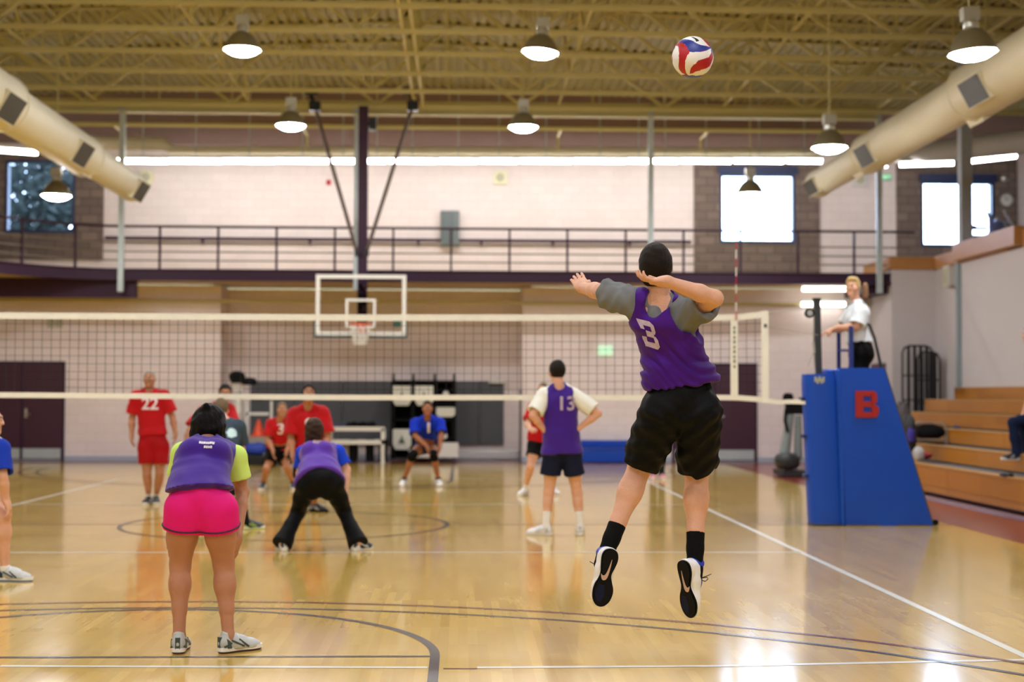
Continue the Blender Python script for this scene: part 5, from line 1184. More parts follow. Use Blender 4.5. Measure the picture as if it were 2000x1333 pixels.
    for gi, g in enumerate(garments):
        kind, m = g['kind'], g['m']; i = g.get('i', {'tee': .014, 'vest': .026, 'shorts': .012, 'pants': .010}[kind]); hh = g.get('h', .0085); gp = []; cl = []
        dz = g['disp'](W) if 'disp' in g else wrinkle(g.get('amp', .005), g.get('seed', gi + int(Y * 7)), g.get('f', 1.0))
        neck_sub = [cone(N + spine * g.get('nl', .005), L(N, hd, .9), g.get('nr', .056) * S, .075 * S, sub=True), cone(N + front * .03 * S + spine * .02, N + front * .12 * S + spine * .06, .05 * S, .07 * S, sub=True)]
        if kind in ('tee', 'vest'):
            hem = W.get('hem', H + spine * g.get('hem', -.02)); ext = hem - spine * .10
            hem = hem + spine * g.get('lift', 0)
            hn_ = unit(g['hemn']) if 'hemn' in g else -spine
            fl = g.get('flare', .012)
            gp = tor(g.get('it', i)) + [cone(L(Wa, H, .5), ext, .098 * b + i + fl * .5, .104 * b + i + fl, latH, 1.45), cone(L(hA, H, .3), L(hB, H, .3), .095 * b + i, .095 * b + i)] + [p for p in glute(i)]
            for p in gp: p.clips = tuple(p.clips) + ((hem, hn_),)
            if fem: gp += [ell(C + front * .085 * S + lat * q * .07 * S - spine * .04, (.062 * b + i, .06 * b + i, .06 * b + i), k=.03) for q in (1, -1)]
            if kind == 'tee':
                gp += trap(i * .8)
                for s, sh in (('A', sA), ('B', sB)):
                    if 'el' + s not in W: continue
                    el = W['el' + s]; ad = unit(el - sh); q = g.get('sl', .62); ce = L(sh, el, q)
                    gp += [ell(sh, V3((.060 * b + i,) * 3)), cone(sh, L(sh, el, q + .2), .058 * b + i, .062 * b + i * 1.5, clips=((ce, ad),))]
                    gp += [cone(L(sh, el, q - .12), L(sh, el, q + .3), .046 * b + i * .6, .052 * b + i * .8, sub=True)]
            else:
                gp += [cone(L(N, hd, .05), L(sA, N, .38), .046 * S + i, .045 * S + i), cone(L(N, hd, .05), L(sB, N, .38), .046 * S + i, .045 * S + i)]
                for s, sh in (('A', sA), ('B', sB)):
                    out_d = unit(sh - N); el = W.get('el' + s, sh)
                    gp += [cone(sh - spine * .015 + out_d * .028 * S, sh + out_d * .14, g.get('arm', .075) * S, .10 * S, sub=True), cone(sh - spine * .03 + out_d * .03, L(sh, el, .5), .068 * S, .08 * S, sub=True)]
            gp += neck_sub
            if g.get('scoop'): q_ = g['scoop']; gp += [ell(N - front * .07 * S - spine * .0, (q_, q_ * .9, q_), sub=True)]
            if 'subs' in g: gp += g['subs'](W)
            gp += [cone(hem + spine * .02, hem - hn_ * 0 + hn_ * .08, .092 * b + i, .102 * b + i, latH, 1.42, sub=True)]
            if kind == 'tee' and g.get('tuck'): gp = [p for p in gp]
        elif kind in ('shorts', 'pants'):
            wt = L(H, Wa, g.get('waist', .45)); 
            gp = [cone(wt, H, .094 * b + i, .102 * b + i, latH, 1.45)] + glute(i)
            b = b * leg
            for s, hp in (('A', hA), ('B', hB)):
                kn, an = W['kn' + s], W['ank' + s]; td = unit(kn - hp)
                if kind == 'shorts':
                    q = g.get('len', .75); ce = L(hp, kn, q); fl = g.get('flare', .012)
                    hn_ = unit(td + V3(g.get('hn', (0, 0, 0))))
                    gp += [cone(hp, L(hp, kn, q + .18), .094 * b + i, (.086 - .022 * q) * b + i + fl, clips=((ce, hn_),)), cone(L(hp, kn, q - .10), L(hp, kn, q + .4), (.078 - .02 * q) * b + i * .5 + fl * .4, (.086 - .02 * q) * b + i * .5 + fl * .8, sub=True)]
                else:
                    gp += [cone(hp, L(hp, kn, .5), .090 * b + i, .078 * b + i), cone(L(hp, kn, .5), kn, .078 * b + i, .060 * b + i), cone(kn, L(kn, an, .5), .060 * b + i, .056 * b + i), cone(L(kn, an, .5), L(kn, an, 1.08), .056 * b + i, .058 * b + i + g.get('bell', 0), clips=((an + unit(an - kn) * .045, unit(an - kn)),))]
            b = b / leg; cl = [(wt, unit(Wa - H))]
        o_ = link_mesh(g.get('name', kind), build_sdf(kind, gp, hh, g.get('k', .025), clips=cl, disp=dz), m, root, smooth=True)
        out[g.get('name', kind)] = o_; W['_' + kind] = o_
        if g.get('trimc'):   # piping following the leg hems
            for s, hp in (('A', hA), ('B', hB)):
                kn = W['kn' + s]; td = unit(kn - hp); q = g.get('len', .75) - .055; ce = L(hp, kn, q); bmx = NB(); fx, fy = frame_of(Vector(td)); tb = NB(); tb.from_mesh(o_.data); T = BVHTree.FromBMesh(tb); off = WORLD[o_.name]; ring = []
                for kq in range(40):
                    a_ = 2 * PI * kq / 40; dv = fx * math.cos(a_) + fy * math.sin(a_); st_ = Vector(ce) + dv * .3; hh_, nn, ii, dd = T.ray_cast(st_ - off, -dv)
                    if hh_ is not None and dd < .28: ring.append(hh_ + off + dv * .001)
                if len(ring) > 8: tube(bmx, ring, .005, 6, closed=True); obj('piping', bmx, g['trimc'], root, smooth=True)
                tb.free()
    # ---- socks, shoes
    if legs and shoes:
        for s in 'AB':
            kn, an = W['kn' + s], W['ank' + s]; ld = unit(an - kn)
            if sockc is not None:
                top = L(an, kn, sockh); link_mesh('sock', build_sdf('sock', [cone(L(an, kn, sockh + .1), L(kn, an, .6), .043 * S + .006, .041 * S + .005, clips=((top, -ld),)), cone(L(kn, an, .55), an, .043 * S + .004, .034 * S + .005, clips=((top, -ld),)), cone(an, an + ld * .03, .039 * S, .039 * S)], .006, .012), sockc, root, smooth=True)
            td = shoes.get(s, (0, 1, 0)); uv = shoes.get('u' + s, (0, 0, 1)); place_shoe(root, an, td, uv, shoes['style'], S)
    return root, W, out, front
# ------------------------------------------------------------------ the people in the photograph
VP = mat('vest_purple', '3E1C8A', .6, var=.05, bump=.25, bscale=500, sheen=.2)
VPJ = mat('vest_violet', '43117E', .6, var=.05, bump=.25, bscale=500, sheen=.1)
VP2 = mat('vest_purple_light', '5A34A6', .6, var=.05, bump=.25, bscale=500, sheen=.2)
JR = mat('jersey_red', 'B3121C', .65, var=.05, sheen=.1)
TG = mat('tee_grey', '74777A', .85, var=.10, nscale=30, bump=.2, bscale=400)
TS = mat('tee_slate', '3C4A58', .85, var=.06); TW = mat('tee_white', 'E6E6DE', .8, var=.03); TL = mat('tee_lime', 'C9E878', .8, var=.03); TB = mat('tee_blue', '1A3FC8', .7, var=.04)
BK = mat('shorts_black', '08090C', .6, var=.1, bump=.15, bscale=300); NV = mat('shorts_navy', '161B33', .7); PK = mat('shorts_pink', 'DC1C7C', .6, var=.04); RD = mat('shorts_red', 'A01018', .65)
LN = mat('lettering_white', 'E4DEE6', .7, var=.06, nscale=60); LN2 = mat('lettering_worn', 'B9A8C0', .7, var=.3, nscale=60)
HB = mat('hair_black', '0D0B0C', .45, var=.3, nscale=60, bump=.5, bscale=180); HD = mat('hair_darkbrown', '1E1712', .55, var=.35, nscale=90, bump=.5, bscale=260); HBR = mat('hair_brown', '3A2A20', .5, var=.25, nscale=60, bump=.4, bscale=150); HG = mat('hair_grey', 'A09A90', .6); HBL = mat('hair_blond', 'C2A878', .55, var=.2, nscale=50); HM = mat('hair_sandy', '6E5C48', .6)
SW = mat('sock_white', 'E4E4E4', .85); SB = mat('sock_black', '0B0B0D', .8)
_w = mat('shoe_white', 'E4E6EA', .45); _k = mat('shoe_black', '15161A', .5); _g = mat('shoe_silver', 'B9BEC0', .4, metal=.1); _sg = mat('shoe_accent_green', '3C4A46', .5); _bl = mat('shoe_blue', '1A36B4', .45); _go = mat('sole_dark', '0E0F12', .45); _gum = mat('sole_gum', '4A2A1E', .5); _lb = mat('sole_lightblue', '5E86B8', .5); _nv = mat('shoe_navy', '1E3140', .5); _lg = mat('shoe_lime', 'A8C84A', .5); _pk = mat('shoe_pink', 'D88A98', .5)
STY = {'white': (_w, _w, _g, _w), 'black': (_k, _w, _g, _k), 'runner': (_g, _gum, _sg, _w), 'runner2': (_g, _lb, _nv, _w), 'navy': (_nv, _w, _w, _w), 'allblack': (_k, _go, _g, _k), 'lime': (_nv, _lg, _lg, _k), 'dark': (_k, _g, _g, _g), 'pink': (_pk, _w, _w, _w), 'server': (_w, _go, _w, _k)}
dn = (0, 0, -1)
# --- 1 the server, mid-jump
YJ = 7.4
JJ = dict(head=(1281, 522, -.02), neck=(1290, 592, 0), shA=(1232, 590, .02), shB=(1342, 618, -.03), elA=(1172, 570, .22), wrA=(1139, 563, .46), elB=(1396, 583, -.24), wrB=(1303, 550, -.30),
          waist=(1322, 712, .06), pel=(1331, 772, .03), hipA=(1299, 800, .03), hipB=(1364, 805, .03), knA=(1250, 912, .24), ankA=(1180, 1090, .10), knB=(1361, 925, .22), ankB=(1357, 1112, .10), hem=(1331, 752, .05))
def vest_folds(W):
    z0 = W['hem'][2]; x0 = W['pel'][0]; n0 = wrinkle(.004, 21, 1.3)
    def g(X):
        s_ = (X[:, 2] - z0) + .42 * (X[:, 0] - x0) + .10 * np.sin(X[:, 0] * 11 + 1); low = np.clip((z0 + .34 - X[:, 2]) / .30, 0, 1)
        sharp = lambda t: 1 - 2 * np.abs(np.sin(t)) ** .7
        bl = np.clip((X[:, 2] - z0 - .03) / .05, 0, 1)
        return n0(X) + .0065 * low * bl * sharp(s_ * 42 + 1.3 * np.sin(X[:, 0] * 9)) + .004 * np.sin(s_ * 23 + 2 * np.sin(X[:, 0] * 6)) * (1 - low * .5) + .003 * low * np.sin(s_ * 120 + 3 * np.sin(X[:, 0] * 14))
    return g
def shorts_folds(W):
    z0 = W['pel'][2]; n0 = wrinkle(.008, 3, 1.6)
    def g(X):
        s_ = X[:, 2] - z0 - .5 * np.abs(X[:, 0] - W['pel'][0]); m = np.clip((z0 - .02 - X[:, 2]) / .1, 0, 1)
        return n0(X) + .005 * m * np.sin(s_ * 70 + 2 * np.sin(X[:, 0] * 18))
    return g
def vest_cuts(W):
    N = W['neck']; pv = V3(P(1268, 612, YJ - .13)); c = V3(P(1350, 612, YJ - .08))
    return [cone(N + V3((0, -.03, .03)), pv, .066, .045, sub=True), ell(c, (.105, .16, .098), sub=True)]
srv, W, G_, fr_ = person(YJ, JJ, 'person leaping to serve, in purple number 3 vest over grey shirt and black shorts', 'light', hair=None, face=(.10, .82, .55), up=(-.12, -.55, .8), S=1.0, bulk=.98, leg=1.22, h=.0055, standing=False,
    hands={'A': dict(d=(-.22, .78, .58), n=(.2, .6, -.6), t=(.9, -.1, .2), curl=(.12, .14, .16, .2), spread=.03, thumb=.5), 'B': dict(d=(-.97, .12, -.02), n=(.12, .0, 1), t=(-.2, .9, .1), curl=(.42, .46, .50, .55), spread=.10, thumb=.5)},
    garments=[dict(kind='shorts', m=BK, i=.010, len=.89, flare=.014, h=.006, waist=.6, disp=lambda W: shorts_folds(W)), dict(kind='tee', m=TG, i=.016, it=.004, lift=.05, sl=.72, nr=.050, nl=.03, hem=.05, amp=.011, seed=11, h=.006, name='t_shirt', f=1.7), dict(kind='vest', m=VPJ, i=.028, flare=.026, h=.006, hemn=(.12, .0, -1), arm=.056, disp=lambda W: vest_folds(W), subs=lambda W: vest_cuts(W))],
    facefx=True)
def J_head(root, W_, hm, face, up, S=1.0):
    r, f, u = head_frame(unit(face), up); hd = W_['head']; A = np.array([r, f, u]); o = lambda x, y, z: hd + (r * x + f * y + u * z) * S
    hp = [ell(o(0, -.010, .026), V3((.085, .104, .108)) * S, A, clips=[(o(0, .06, .05), unit(f * .9 - u * .45)), (o(0, -.05, -.075), unit(-u * 1 + f * .2))]), cone(o(-.035, -.07, -.03), o(.035, -.07, -.03), .036, .036, k=.02, clips=[(o(0, -.05, -.078), unit(-u))])]
    link_mesh('hair', build_sdf('hair', hp, .005, .02, disp=wrinkle(.0015, 5, 5)), hm, root, smooth=True)
J_head(srv, W, HD, (.10, .82, .55), (-.12, -.55, .8))
# socks and soles
for s in 'AB':
    kn, an = W['kn' + s], W['ank' + s]; ld = unit(an - kn); top = L(an, kn, .36 if s == 'A' else .38)
    link_mesh('sock', build_sdf('sock', [cone(L(an, kn, .5), L(an, kn, .2), .050, .044, clips=((top, -ld),)), cone(L(an, kn, .22), an, .044, .040, clips=((top, -ld),)), cone(an, an + ld * .035, .040, .040)], .005, .012), SB, srv, smooth=True)
for s, toe, upv in (('A', (-.20, .10, -1), (-.22, 1.0, .05)), ('B', (.14, .12, -1), (.80, .68, .05))):
    an = W['ank' + s] + V3((0, 0, .0)); o, M = place_shoe(srv, an, toe, upv, 'server', 1.0, .088, 1.06)
    # blue collar
    cm = build_sdf('collar', [cone((0, -.042, .075), (0, -.034, .112), .042, .0415, (1, 0, 0), .9), cone((0, -.01, .10), (0, .05, .088), .030, .027), cone((0, .04, .078), (0, .12, .056), .030, .026, (1, 0, 0), 1.05), cone((0, -.022, .11), (0, -.018, .15), .031, .04, sub=True)], .0055, .015, clips=[(V3((0, 0, .066)), V3((0, 0, -1)))])
    cm.materials.append(_bl); cm.polygons.foreach_set('use_smooth', [True] * len(cm.polygons)); c = bpy.data.objects.new('collar', cm); COL.objects.link(c); c.parent = o
    # pale curved mark under the sole
    bm = NB(); fl = 1
    pts = [(.012, -.045), (.006, .0), (-.002, .038), (-.010, .052), (-.020, .052), (-.030, .040), (-.022, .070), (-.010, .078), (.004, .070), (.010, .045), (.013, .0)]
    prism(bm, [(x * (-1 if s == 'B' else 1), y, -.0012) for x, y in chaikin(pts)], (0, 0, .0015)); me = bpy.data.meshes.new('sole_mark'); bmesh.ops.recalc_face_normals(bm, faces=bm.faces[:]); bm.to_mesh(me); bm.free(); me.materials.append(mat('sole_mark_beige', 'C2A496', .5)); c = bpy.data.objects.new('sole_mark', me); COL.objects.link(c); c.parent = o
    bm = NB(); tube(bm, [(.02, .03, .1), (.05, .025, .115), (.065, .03, .10), (.055, .04, .09), (.03, .038, .095)], .0022, 6); tube(bm, [(.02, .03, .1), (.07, .01, .125)], .002, 6); tube(bm, [(-.02, .03, .1), (-.06, .015, .11)], .002, 6); me = bpy.data.meshes.new('lace_loop'); bm.to_mesh(me); bm.free(); me.materials.append(_k); c = bpy.data.objects.new('lace_loop', me); COL.objects.link(c); c.parent = o
    bm = NB(); prism(bm, [(-.03, .10, -.001), (.0, .10, -.001), (.01, .15, -.001), (.0, .19, -.001), (-.02, .185, -.001), (-.036, .15, -.001)], (0, 0, .0012)); me = bpy.data.meshes.new('sole_patch'); bm.to_mesh(me); bm.free(); me.materials.append(mat('sole_navy', '141A38', .5)); c = bpy.data.objects.new('sole_patch', me); COL.objects.link(c); c.parent = o
bm = NB(); w3, h3, s3 = .115, .148, .031
def r3(x0, x1, z0, z1): bm.faces.new([bm.verts.new((a - w3 / 2, b - h3 / 2, 0)) for a, b in ((x0, z0), (x1, z0), (x1, z1), (x0, z1))])
r3(0, w3 - .02, 0, s3); r3(0, w3 - .02, h3 - s3, h3); r3(.035, w3 - .02, h3 / 2 - s3 / 2, h3 / 2 + s3 / 2)
bm.faces.new([bm.verts.new((a - w3 / 2, b - h3 / 2, 0)) for a, b in ((w3 - s3, s3), (w3 - s3, h3 / 2 - .012), (w3 - .012, h3 / 2 - .004), (w3, h3 / 2 - .02), (w3, .018), (w3 - .02, 0), (w3 - .02, s3 * .5))])
bm.faces.new([bm.verts.new((a - w3 / 2, b - h3 / 2, 0)) for a, b in ((w3 - s3, h3 / 2 + .012), (w3 - s3, h3 - s3), (w3 - .02, h3), (w3, h3 - .018), (w3, h3 / 2 + .02), (w3 - .012, h3 / 2 + .004))])
r3(0, .03, 0, .055); r3(0, .03, h3 - .055, h3)
me = bpy.data.meshes.new('t'); bm.to_mesh(me); bm.free()
project_mesh(me, 'number', LN2, srv, G_['vest'], P(1271, 652, YJ - .1), (.85, .1, -.32), (-.36, .0, .93), .62, .003, 4)
bm = NB(); q = P(1237, 868, YJ - .2); 
# --- 2 pink shorts
YP_ = 8.42
hd2 = dict(head=(410, 834, .50), neck=(404, 870, .38), shA=(358, 888, .34), shB=(458, 892, .36), elA=(344, 955, .40), wrA=(334, 1046, .20), elB=(473, 962, .40), wrB=(464, 1048, .16), waist=(393, 925, .14), pel=(390, 974, 0), hipA=(361, 995, 0), hipB=(425, 997, 0), knA=(352, 1105, .09), ankA=(350, 1235, 0), knB=(437, 1105, .09), ankB=(446, 1235, 0), hem=(391, 958, .04))
pw, W, G_, _ = person(YP_, hd2, 'person in pink shorts, lime shirt and purple vest bending forward, seen from behind', 'tan', hair=('bob', HB), face=(0.1, .93, .1), up=(0, -.2, 1), S=.97, bulk=.94, leg=1.2, h=.006, fem=True,
    hands={'A': dict(d=(-.1, -.25, -1), n=(.9, .2, 0), t=(0, -.3, -.2), curl=(.3, .3, .3, .3)), 'B': dict(d=(-.05, -.25, -1), n=(-.9, .2, 0), t=(0, -.3, -.2), curl=(.3, .3, .3, .3))},
    garments=[dict(kind='shorts', m=PK, i=.012, len=.34, flare=.016, amp=.003, h=.006, waist=.5, trimc=mat('piping_navy', '1E1030', .6), name='shorts'), dict(kind='tee', m=TL, i=.012, it=.004, lift=.05, sl=.62, hem=.03, amp=.004, h=.007, name='t_shirt'), dict(kind='vest', m=VP, i=.028, flare=.016, amp=.007, h=.007, seed=5, arm=.07, hemn=(.10, -.25, -1))],
    shoes=dict(style='runner', A=(-.05, .95, 0), B=(.75, .62, 0)))
def scribble(root, target, c, r, u, rows, m, name='lettering'):
    """small illegible printed lines"""
    bm = NB(); rnd = random.Random(4)
    for (x0, x1, y, hgt) in rows:
        x = x0
        while x < x1:
            w_ = hgt * rnd.uniform(.5, .8)
            q = [(x, y - hgt / 2), (x + w_, y - hgt / 2 + rnd.uniform(0, hgt * .2)), (x + w_, y + hgt / 2), (x + w_ * .6, y + hgt / 2 * rnd.uniform(.3, 1)), (x, y + hgt / 2)]
            bm.faces.new([bm.verts.new((a, b, 0)) for a, b in q]); x += w_ * 1.12
    me = bpy.data.meshes.new('tmp'); bm.to_mesh(me); bm.free()
    return project_mesh(me, name, m, root, target, c, r, u, 1.0, .004, 2)
scribble(pw, G_['vest'], P(407, 873, YP_ + .2), (1, .0, -.08), (0.05, .25, 1), [(-.045, .035, .01, .018), (-.015, .03, -.016, .016)], LN)
# --- 3 black trousers
YB_ = 13.85
j3 = dict(head=(614, 842, .52), neck=(620, 874, .46), shA=(592, 886, .42), shB=(660, 884, .42), elA=(586, 925, .44), wrA=(590, 975, .30), elB=(677, 918, .40), wrB=(673, 968, .28), waist=(624, 902, .22), pel=(624, 934, -.04), hipA=(600, 946, 0), hipB=(650, 946, 0), knA=(582, 1000, .20), ankA=(554, 1060, 0), knB=(672, 1000, .20), ankB=(697, 1060, 0), hem=(624, 940, -.02))
bp_, W, G_, _ = person(YB_, j3, 'person in flared black trousers and purple vest crouching low with feet wide apart', 'light', hair=('long', HBR), face=(0, .95, .25), up=(0, -.25, .97), S=.96, bulk=1.0, h=.0085, fem=True, 
    garments=[dict(kind='pants', m=BK, i=.012, amp=.004, bell=.03, name='trousers', h=.009, waist=.4), dict(kind='tee', m=TB, i=.012, it=.004, lift=.05, sl=.75, hem=.04, amp=.004, name='t_shirt'), dict(kind='vest', m=VP2, i=.028, flare=.03, amp=.005, arm=.07, seed=8)],
    hands={s: dict(d=(0, -.1, -1), n=(0, -1, 0), t=(0, 0, 1)) for s in 'AB'}, shoes=dict(style='navy', A=(-.35, .9, 0), B=(.6, .75, 0)))
scribble(bp_, G_['vest'], P(617, 862, YB_ + .2), (1, 0, 0), (0, .3, 1), [(-.03, .03, .0, .03)], LN2)
bm = NB(); a, b_ = P(606, 968, YB_ + .5), P(641, 968, YB_ + .5); c_ = P(624, 940, YB_ + .45)
prism(bm, [(a.x, a.y, a.z), (b_.x, a.y, a.z), (b_.x - .02, a.y - .05, c_.z + .06), (a.x + .02, a.y - .05, c_.z + .06)], (0, .012, 0)); obj('vest_front', bm, mat('vest_inside', '5B3468', .7), bp_)
# --- 4 number 13
Y13 = 15.35
j4 = dict(head=(1088, 727, .03), neck=(1092, 758, 0), shA=(1063, 774, 0), shB=(1122, 774, 0), elA=(1041, 812, -.10), wrA=(1064, 842, -.02), elB=(1168, 808, -.06), wrB=(1129, 838, -.02), pel=(1097, 868, 0), hipA=(1080, 885, 0), hipB=(1115, 885, 0), knA=(1072, 962, .06), ankA=(1067, 1030, 0), knB=(1127, 962, .06), ankB=(1133, 1030, 0), hem=(1098, 886, 0))
p13, W, G_, _ = person(Y13, j4, 'person with hands on hips in purple number 13 vest over white shirt, seen from behind', 'light', hair=('short', HD), face=(-.25, .95, .05), S=.99, bulk=.98, h=.0085,
    garments=[dict(kind='shorts', m=NV, i=.014, len=.55, flare=.03, amp=.004, name='shorts'), dict(kind='tee', m=TW, i=.022, it=.004, lift=.05, sl=.82, hem=.04, amp=.006, name='t_shirt'), dict(kind='vest', m=VP, i=.028, flare=.018, amp=.005, arm=.095, hem=-.02, scoop=.085)],
    hands={'A': dict(d=(.75, .2, -.5), n=(1, 0, .1), t=(0, -1, .2)), 'B': dict(d=(-.8, .2, -.4), n=(-1, 0, .1), t=(0, -1, .2))},
    shoes=dict(style='white', A=(-.92, .35, 0), B=(.1, .95, 0)), sockc=SW, sockh=.42)
project_text('13', .20, 'number', LN2, p13, G_['vest'], P(1106, 790, Y13 - .1), (1, 0, 0), (0, 0, 1), bold=.02, off=.005)
# --- 5 number 22
Y22 = 19.65
F_ = (0, -1, 0)
j5 = dict(head=(292, 741, 0), neck=(293, 766, .02), shA=(267, 775, 0), shB=(320, 775, 0), elA=(258, 818, .02), wrA=(257, 852, -.04), elB=(337, 815, .02), wrB=(343, 848, -.04), pel=(299, 862, 0), hipA=(287, 873, 0), hipB=(313, 873, 0), knA=(287, 928, -.04), ankA=(291, 970, 0), knB=(312, 928, -.04), ankB=(305, 970, .06), hem=(299, 850, 0))
def fh(x=0): return {'A': dict(d=(.05, -.15, -1), n=(1, 0, 0), t=(0, -1, 0)), 'B': dict(d=(.02, -.15, -1), n=(-1, 0, 0), t=(0, -1, 0))}
r22, W, G_, _ = person(Y22, j5, 'person in red number 22 shirt and long red shorts standing straight beyond the net', 'tan', hair=('buzz', HG), face=(.1, -1, -.02), S=.97, bulk=1.08, front=F_, h=.009, hands=fh(),
    garments=[dict(kind='shorts', m=RD, i=.018, len=.62, flare=.02, amp=.005, name='shorts'), dict(kind='tee', m=JR, i=.024, sl=.78, amp=.006, hem=-.04, name='jersey')], shoes=dict(style='black', A=(-.1, -1, 0), B=(.25, -1, 0)), sockc=SW, sockh=.12)
project_text('22', .22, 'number', LN, r22, G_['jersey'], P(296, 790, Y22), (1, 0, 0), (0, 0, 1), bold=.02, off=.006)
# --- 6 red player leaning, behind the grey shirt
Yr = 19.0
j6 = dict(head=(440, 770, -.22), neck=(424, 794, -.12), shA=(397, 806, -.06), shB=(446, 801, -.06), elA=(370, 842, -.2), wrA=(362, 872, -.3), elB=(460, 840, -.2), wrB=(450, 870, -.3), pel=(394, 868, .18), hipA=(396, 886, .16), hipB=(422, 886, .16), knA=(385, 935, -.1), ankA=(382, 985, .1), knB=(430, 935, -.1), ankB=(432, 985, .1), hem=(409, 860, .14))
r6, W, G_, _ = person(Yr, j6, 'person in red shirt leaning forward, partly hidden behind the grey-shirted player', 'tan', hair=('short', HD), face=(.2, -.97, -.1), S=.98, bulk=1.1, front=(.1, -.9, -.4), h=.0095, hands=fh(),
    garments=[dict(kind='shorts', m=RD, len=.7, i=.016, name='shorts'), dict(kind='tee', m=JR, i=.024, sl=.8, hem=-.03, amp=.006, name='jersey')], shoes=dict(style='black', A=(-.2, -1, 0), B=(.2, -1, 0)), sockc=SW, sockh=.1)
scribble(r6, G_['jersey'], P(412, 803, Yr - .3), (.9, 0, .5), (-.4, -.2, .9), [(-.08, .06, 0, .08)], LN, 'lettering')
# --- 7 grey shirt at the net
Yg = 16.0
j7 = dict(head=(432, 800, .42), neck=(440, 824, .30), shA=(416, 838, .24), shB=(466, 836, .24), elA=(412, 880, .36), wrA=(420, 915, .38), elB=(472, 878, .34), wrB=(468, 912, .36), waist=(436, 872, .1), pel=(432, 908, -.04), hipA=(418, 922, -.02), hipB=(448, 922, -.02), knA=(402, 975, .16), ankA=(390, 1022, .0), knB=(470, 970, .16), ankB=(480, 1024, 0), hem=(432, 900, 0))
g7, W, G_, _ = person(Yg, j7, 'person in slate grey shirt bent over at the net, seen from behind', 'light', hair=('short', HM), face=(0.05, .97, .0), up=(0, -.1, 1), S=.97, bulk=1.05, h=.009, hands={s: dict(d=(0, .1, -1), n=(0, -1, 0), t=(0, 0, 1)) for s in 'AB'},
    garments=[dict(kind='shorts', m=NV, len=.75, i=.016, name='shorts'), dict(kind='tee', m=TS, i=.022, sl=.72, hem=-.02, amp=.006, name='t_shirt')], shoes=dict(style='lime', A=(-.3, .95, 0), B=(.85, .45, 0)), sockc=SB, sockh=.42)
bm = NB(); n = 14; bm.faces.new([bm.verts.new((.05 * math.cos(2 * PI * k / n) * (1 + .2 * math.sin(3 * k)), .06 * math.sin(2 * PI * k / n), 0)) for k in range(n)]); me = bpy.data.meshes.new('t'); bm.to_mesh(me); bm.free()
project_mesh(me, 'emblem', mat('emblem_pale', 'C8E6E8', .7), g7, G_['t_shirt'], P(450, 842, Yg), (1, 0, 0), (0, .3, 1), sub=3)
# --- 8 red number 3
Y8 = 22.6
j8 = dict(head=(551, 801, -.25), neck=(546, 822, -.12), shA=(529, 829, -.08), shB=(564, 827, -.1), elA=(523, 858, -.12), wrA=(533, 880, -.25), elB=(570, 855, -.15), wrB=(560, 880, -.3), pel=(544, 875, .1), hipA=(534, 884, .1), hipB=(554, 884, .1), knA=(521, 915, -.1), ankA=(514, 948, .1), knB=(560, 912, -.1), ankB=(572, 945, .15), hem=(545, 872, .06))
r8, W, G_, _ = person(Y8, j8, 'person in red number 3 shirt and black shorts crouching beside the orange cone', 'tan', hair=('buzz', HM), face=(.15, -1, -.05), S=.95, bulk=1.05, front=(.1, -.92, -.35), h=.0095, hands=fh(),
    garments=[dict(kind='shorts', m=BK, len=.7, i=.016, flare=.02, name='shorts'), dict(kind='tee', m=JR, i=.024, sl=.8, hem=-.02, amp=.006, name='jersey')], shoes=dict(style='navy', A=(-.1, -1, 0), B=(.2, -1, 0)), sockc=SB, sockh=.12)
project_text('3', .24, 'number', LN, r8, G_['jersey'], P(548, 840, Y8 - .2), (1, 0, 0), (0, -.2, 1), bold=.02, off=.006)
# --- 9 red number 9
Y9 = 18.3
j9 = dict(head=(603, 770, -.14), neck=(602, 797, -.05), shA=(575, 810, 0), shB=(630, 808, 0), elA=(568, 856, -.02), wrA=(571, 888, -.12), elB=(640, 852, -.02), wrB=(634, 886, -.12), pel=(606, 890, .1), hipA=(592, 900, .1), hipB=(620, 900, .1), knA=(588, 948, -.08), ankA=(592, 995, .05), knB=(620, 945, -.08), ankB=(613, 990, .1), hem=(605, 885, .08))
r9, W, G_, _ = person(Y9, j9, 'person in red number 9 shirt standing behind the crouching black-trousered player', 'tan', hair=('short', HD), face=(.12, -1, .05), S=.98, bulk=1.12, front=(0, -.97, -.2), h=.0095, hands=fh(),
    garments=[dict(kind='shorts', m=BK, len=.65, i=.016, name='shorts'), dict(kind='tee', m=JR, i=.026, sl=.85, hem=-.04, amp=.006, name='jersey')], shoes=dict(style='allblack', A=(-.5, -.8, 0), B=(.85, -.5, 0)), sockc=None)
project_text('9', .24, 'number', LN, r9, G_['jersey'], P(605, 832, Y9 - .1), (1, 0, 0), (0, -.1, 1), bold=.02, off=.006)
# --- 10 blue shirt
Y10 = 23.6
j10 = dict(head=(835, 798, -.32), neck=(835, 818, -.2), shA=(812, 828, -.16), shB=(859, 827, -.16), elA=(811, 852, -.28), wrA=(834, 872, -.42), elB=(862, 850, -.28), wrB=(859, 872, -.35), pel=(833, 868, .2), hipA=(822, 874, .2), hipB=(845, 874, .2), knA=(806, 889, -.25), ankA=(789, 938, 0), knB=(847, 889, -.25), ankB=(856, 938, 0), hem=(833, 860, .1))
b10, W, G_, _ = person(Y10, j10, 'person in blue number 1 shirt with black knee pads crouching before the black rack', 'brown', hair=('buzz', HD), face=(0, -1, -.05), S=.98, bulk=1.05, front=(0, -.9, -.45), h=.0095, hands=fh(),
    garments=[dict(kind='shorts', m=mat('shorts_dark_blue', '16224E', .7), len=.35, i=.014, name='shorts'), dict(kind='tee', m=mat('jersey_blue', '1230B8', .65, var=.04), i=.026, sl=.85, hem=-.0, amp=.006, name='jersey')], shoes=dict(style='white', A=(-.15, -1, 0), B=(.2, -1, 0)), sockc=SB, sockh=.12)
